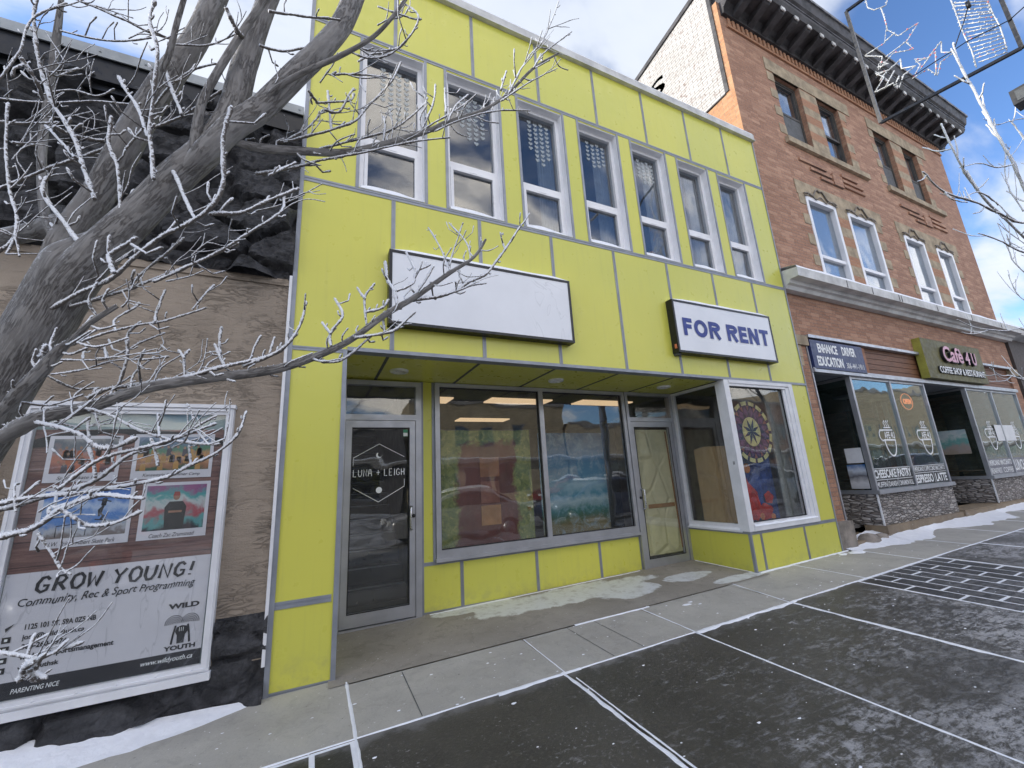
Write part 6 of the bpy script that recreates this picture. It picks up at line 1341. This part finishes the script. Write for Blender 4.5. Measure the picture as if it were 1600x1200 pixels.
# fine outer twigs near the upper middle, in front of the yellow facade
def spray(px, py, d, ang, ln_, depth, w):
    a = at(px, py, d); ex = (r2*math.cos(ang)+u2*math.sin(ang)+fw*random.uniform(-.3, .5)).normalized(); pts = [a]; dirv = ex
    for k in range(3): dirv = (dirv+Vector((random.gauss(0, .22), random.gauss(0, .15), random.gauss(.1, .2)))).normalized(); pts.append(pts[-1]+dirv*ln_/3)
    twig(pts, [w, w*.85, w*.75, w*.65], False, 3)
    if depth:
        for k in (1, 2):
            if random.random() < .85:
                p = pts[k]; c = p-CP; dd = c.dot(fw); spray(800+c.dot(r2)/dd*FPX, 600-c.dot(u2)/dd*FPX, dd, ang+random.choice((-1, 1))*random.uniform(.4, .9), ln_*.55, depth-1, w*.8)
for (px, py, d, an) in ((500, 130, 1.2, .6), (540, 115, 1.2, -.3), (480, 215, 1.3, .9), (560, 235, 1.4, .5), (610, 222, 1.45, .9), (620, 225, 1.5, .3), (700, 190, 1.6, .7), (745, 176, 1.7, .9), (770, 165, 1.7, .4), (800, 145, 1.75, .7), (590, 40, 1.2, .2), (560, 75, 1.2, -.5), (610, 30, 1.2, .5), (430, 130, 1.16, 1.4), (200, 60, 1.3, .5), (150, 10, 1.3, -.2), (230, 600, 1.05, .9), (300, 592, 1.1, .5), (150, 560, 1.0, .2), (190, 480, 1.0, .4), (260, 440, 1.1, .5), (150, 440, 1.0, 1.1), (40, 300, 1.1, .6), (20, 250, 1.1, 1.2), (60, 180, 1.2, .3), (210, 560, 1.1, .5), (270, 700, 1.0, .6), (150, 770, .95, .3), (60, 800, .9, .5), (350, 690, 1.05, 1.2), (400, 330, 1.1, .3), (300, 400, 1.1, .6), (520, 245, 1.36, -.3), (450, 268, 1.3, .2), (30, 400, 1.0, 2.2), (70, 640, .95, -.8)):
    spray(px, py, d, an, random.uniform(.07, .13), 1, .0026)
rw = random.Random(19)
for _ in range(120):
    pts, rad = TW[rw.randrange(0, 45 if rw.random() < .75 else len(TW))]; k = rw.randrange(1, len(pts)); p = pts[k-1].lerp(pts[k], rw.random()); c = p-CP; dd = c.dot(fw)
    if dd < .8: continue
    spray(800+c.dot(r2)/dd*FPX, 600-c.dot(u2)/dd*FPX, dd, rw.uniform(.1, 1.3), rw.uniform(.05, .15), 1 if rw.random() < .5 else 0, rw.uniform(.0016, .0024))
two = tw.build('twigs', M['twig'], TR); two['label'] = 'frost covered twigs'; tag(two, kind='stuff')
fo = fro.build('frost', M['frost'], TR); tag(fo, kind='stuff')

# ================================================================== thin trees up the street at the right
def thin_tree(label, trunk_pts, trunk_r, polys, seed, tw_r):
    global tw, fro
    tw = MB(); fro = MB(); random.seed(seed)
    t = thing('street_tree', label, 'tree', tuple(trunk_pts[0]))
    limb_mesh([(trunk_pts, trunk_r)], 'trunk', M['bark'], t, 16)
    for q, w in polys:
        pts = [at(*p) for p in q]; twig(pts, [w*(1-.5*i/(len(pts)-1)) for i in range(len(pts))], False, 5)
        P, _ = smooth(pts, [1]*len(pts), 6)
        for i in range(3, len(P), 2):
            if random.random() < .5:
                a = P[i]; tt_ = (P[min(i+1, len(P)-1)]-P[i-1]).normalized(); v = (Vector((random.gauss(0, 1), random.gauss(0, .5), random.gauss(.7, .8)))+tt_*.6).normalized(); l_ = random.uniform(.06, .25)*q[0][2]/4; twig([a, a+v*l_*.5, a+(v+Vector((0, 0, .3)))*l_], [w*.5, w*.42, w*.36], False, 3)
    tag(tw.build('twigs', M['twig'], t), kind='stuff'); tag(fro.build('frost', M['frost'], t), kind='stuff')
tx0 = at(1720, 330, 5.2); gb = Vector((tx0.x, tx0.y, gz(tx0.x, tx0.y)))
thin_tree('slender bare tree with reddish frosted twigs at the right edge', [gb, gb+Vector((0, 0, 2)), tx0, at(1690, 150, 5.3), at(1680, -60, 5.5)], [.09, .075, .06, .05, .04],
 [([(1690, 420, 5.2), (1620, 330, 5.1), (1584, 256, 5.0), (1556, 208, 5.0), (1535, 165, 5.0), (1500, 100, 5.0), (1490, 70, 5.0)], .022),
  ([(1690, 430, 5.2), (1630, 395, 5.0), (1560, 332, 4.8), (1520, 288, 4.7), (1492, 240, 4.6), (1472, 196, 4.6)], .018),
  ([(1700, 440, 5.2), (1640, 360, 4.9), (1585, 345, 4.6), (1530, 318, 4.3), (1476, 300, 4.1), (1444, 270, 4.0)], .016),
  ([(1690, 420, 5.2), (1640, 400, 5.0), (1600, 395, 4.9), (1560, 375, 4.8), (1530, 365, 4.7)], .014),
  ([(1700, 300, 5.2), (1640, 260, 5.1), (1600, 215, 5.1), (1580, 190, 5.1)], .014), ([(1690, 200, 5.3), (1640, 190, 5.2), (1600, 185, 5.1), (1560, 195, 5.1)], .009),
  ([(1584, 256, 5.0), (1560, 262, 4.9), (1530, 255, 4.8), (1500, 262, 4.8)], .010), ([(1600, 330, 5.0), (1575, 290, 5.0), (1570, 255, 5.0), (1578, 230, 5.0)], .010),
  ([(1476, 300, 4.1), (1490, 312, 4.1), (1510, 316, 4.2)], .010), ([(1560, 320, 4.7), (1530, 300, 4.6), (1500, 310, 4.5), (1470, 302, 4.4)], .009)], 31, .01)
tx0 = at(1760, 560, 6.0); gb = Vector((tx0.x, tx0.y, gz(tx0.x, tx0.y)))
thin_tree('bare frosted tree low at the right edge before the cafe ledge', [gb, gb+Vector((0, 0, 1.2)), tx0, at(1750, 430, 6.0), at(1740, 300, 6.1)], [.08, .07, .05, .04, .03],
 [([(1740, 560, 6.0), (1660, 545, 5.8), (1600, 515, 5.5), (1570, 517, 5.4), (1525, 512, 5.2), (1497, 500, 5.1)], .012), ([(1545, 516, 5.3), (1520, 522, 5.2), (1504, 519, 5.2)], .008),
  ([(1740, 640, 6.0), (1660, 610, 5.5), (1600, 594, 5.2), (1582, 587, 5.1), (1562, 586, 5.1), (1547, 575, 5.0)], .010), ([(1582, 587, 5.1), (1570, 595, 5.1), (1547, 596, 5.0)], .008),
  ([(1745, 500, 6.0), (1680, 470, 5.9), (1620, 440, 5.8), (1585, 410, 5.8), (1575, 385, 5.8)], .014), ([(1745, 480, 6.0), (1690, 450, 6.0), (1640, 400, 6.0), (1600, 380, 6.0), (1560, 350, 6.0)], .012), ([(1740, 540, 6), (1680, 500, 5.9), (1620, 480, 5.8), (1590, 460, 5.8), (1576, 430, 5.8)], .01)], 37, .01)

# ================================================================== street lamp with its holiday frame
LP = Vector((7.62, .42, 0)); g0 = gz(LP.x, LP.y)
SL = thing('street_lamp', 'grey street lamp pole carrying a black square bracket frame', 'street lamp', (LP.x, LP.y, g0))
a = MB(); a.tube([(LP.x, LP.y, g0), (LP.x, LP.y, g0+.5), (LP.x, LP.y, 9.0)], [.12, .10, .07], 16); a.build('pole', M['alu'], SL)
a = MB(); a.tube([(LP.x, LP.y, g0), (LP.x, LP.y, g0+.08)], .2, 16); a.build('base', M['alu'], SL)
a = MB(); a.tube([(LP.x, LP.y, 8.9), (LP.x-.1, LP.y-1.0, 9.3), (LP.x-.1, LP.y-2.0, 9.35)], [.05, .045, .04], 10); a.build('arm', M['alu'], SL)
a = MB(); a.box(LP.x-.25, LP.x+.05, LP.y-2.6, LP.y-1.9, 9.26, 9.42); a.build('lamp_head', M['dark'], SL)
A_, B_ = Vector((7.19, 2.12, 6.20)), Vector((7.50, .84, 6.20)); 
a = MB(); T_ = Vector((0, 0, 2.1))
for p, q in ((A_, B_), (A_, A_+T_), (B_, B_+T_), (A_+T_, B_+T_)): a.tube([p, q], .026, 4, smooth=False)
for z in (6.2, 7.2, 8.3): a.tube([(B_.x, B_.y, z), (LP.x, LP.y, z)], .02, 6)
a.build('bracket_frame', M['dark'], SL)
npl = Vector((1.28, .31, 0)).normalized(); cpl = npl.dot(Vector((7.19, 2.12, 0)))
def wire_thing(label, lines, r=.009, red=3):
    t = thing('wire_star' if 'star' in label else 'wire_ornament', label, 'holiday decoration', tuple(on_plane(1240+lines[0][0][0]/4.444, lines[0][0][1]/4.444, npl, cpl)), None)
    a = MB(); b = MB()
    for l in lines:
        pts = [on_plane(1240+x/4.444, y/4.444, npl, cpl)+npl*random.uniform(-.015, .015) for x, y in l]
        a.tube(pts, r*.85, 5)
        for p, q in zip(pts, pts[1:]):
            n_ = max(1, int((q-p).length/.055))
            for k in range(n_):
                c = p.lerp(q, (k+.5)/n_)+Vector((random.uniform(-1, 1), random.uniform(-1, 1), random.uniform(-1, 1)))*.008
                (b if random.random() < .12*red else a).tube([c-Vector((0, 0, .011)), c, c+Vector((0, 0, .011))], [.004, .011, .004], 5)
    a.build('wire', M['wirelight'], t)
    if b.v: tag(b.build('bulbs', M['redbulb'], t), kind='stuff')
random.seed(5)
wire_thing('largest wire star with a bent tail hanging at the upper left of the lamp frame', [[(495,385),(632,295),(640,200),(725,245),(865,155),(780,290),(835,345),(690,370),(600,470),(615,390),(495,385)], [(500,0),(515,55),(560,70),(640,35),(650,0)], [(605,50),(632,130),(650,200)], [(630,290),(700,235)], [(640,400),(790,280)], [(600,430),(660,440),(600,470)], [(590,480),(590,440),(650,420)]], .009, 2)
wire_thing('small bright wire star at the bottom of the lamp frame', [[(740,410),(750,480),(850,455),(765,520),(735,610),(690,575),(560,640),(630,540),(570,510),(660,490),(740,410)], [(640,600),(700,490)], [(575,525),(650,485),(600,560)], [(700,600),(735,530)]], .012, 1)
wire_thing('wire star with red bulbs at the right middle of the lamp frame', [[(1025,290),(1025,360),(1115,365),(1020,430),(1000,525),(930,480),(825,548),(880,450),(838,412),(930,405),(1025,290)], [(1000,320),(880,480)], [(985,360),(990,520)], [(845,430),(940,395)]], .009, 3)
wire_thing('zigzag wire candle of pale garland in the right part of the lamp frame', [[(1090,0),(1130,100),(1180,240),(1235,350),(1270,470)], [(1345,0),(1385,100),(1430,180),(1465,280),(1480,350)]]+[[(1100+44*k*.52, 18+52*k), (1355+22*k*.75, 5+44*k)] for k in range(9)]+[[(1100+44*k*.52+8, 44+52*k), (1362+22*k*.75, 28+44*k)] for k in range(8)], .008, .6)
a = MB(); pts = [on_plane(1240+x/4.444, y/4.444, npl, cpl)-npl*.03 for x, y in ((1640,30),(1600,60),(1500,150),(1440,180),(1320,240),(1200,300),(1110,360),(980,440),(860,520),(700,590),(570,660))]
a.tube(pts, .007, 6); tag(a.build('cord', M['dark']), 'black cord slanting through the lamp frame', 'cord')
a = MB(); pts = [on_plane(1240+x/4.444, y/4.444, npl, cpl)-npl*.04 for x, y in ((1215,-20),(1215,50),(1190,150),(1150,260),(1115,360))]
a.tube(pts, .006, 6); a.tube([pts[1]+Vector((0,0,.05)), pts[1]-Vector((0,0,.04))], .022, 8); tag(a.build('cord', M['dark']), 'thin dark cord with a plug hanging from the top of the lamp frame', 'cord')
p = at(1603, 146, 4.8); a = MB(); a.box(p.x-.07, p.x+.14, p.y-.14, p.y+.10, p.z-.10, p.z+.09); b_ = thing('loudspeaker', 'small dark loudspeaker box at the right edge beside the lamp pole', 'speaker', tuple(p)); a.build('case', M['dark'], b_); a = MB(); a.tube([p+Vector((.1, -.1, 0)), (LP.x, LP.y, p.z)], .015, 6); a.build('mounting_arm', M['dark'], b_); a = MB(); a.box(p.x-.075, p.x-.07, p.y-.10, p.y+.06, p.z-.07, p.z+.06); a.build('grille', M['groove'], b_)
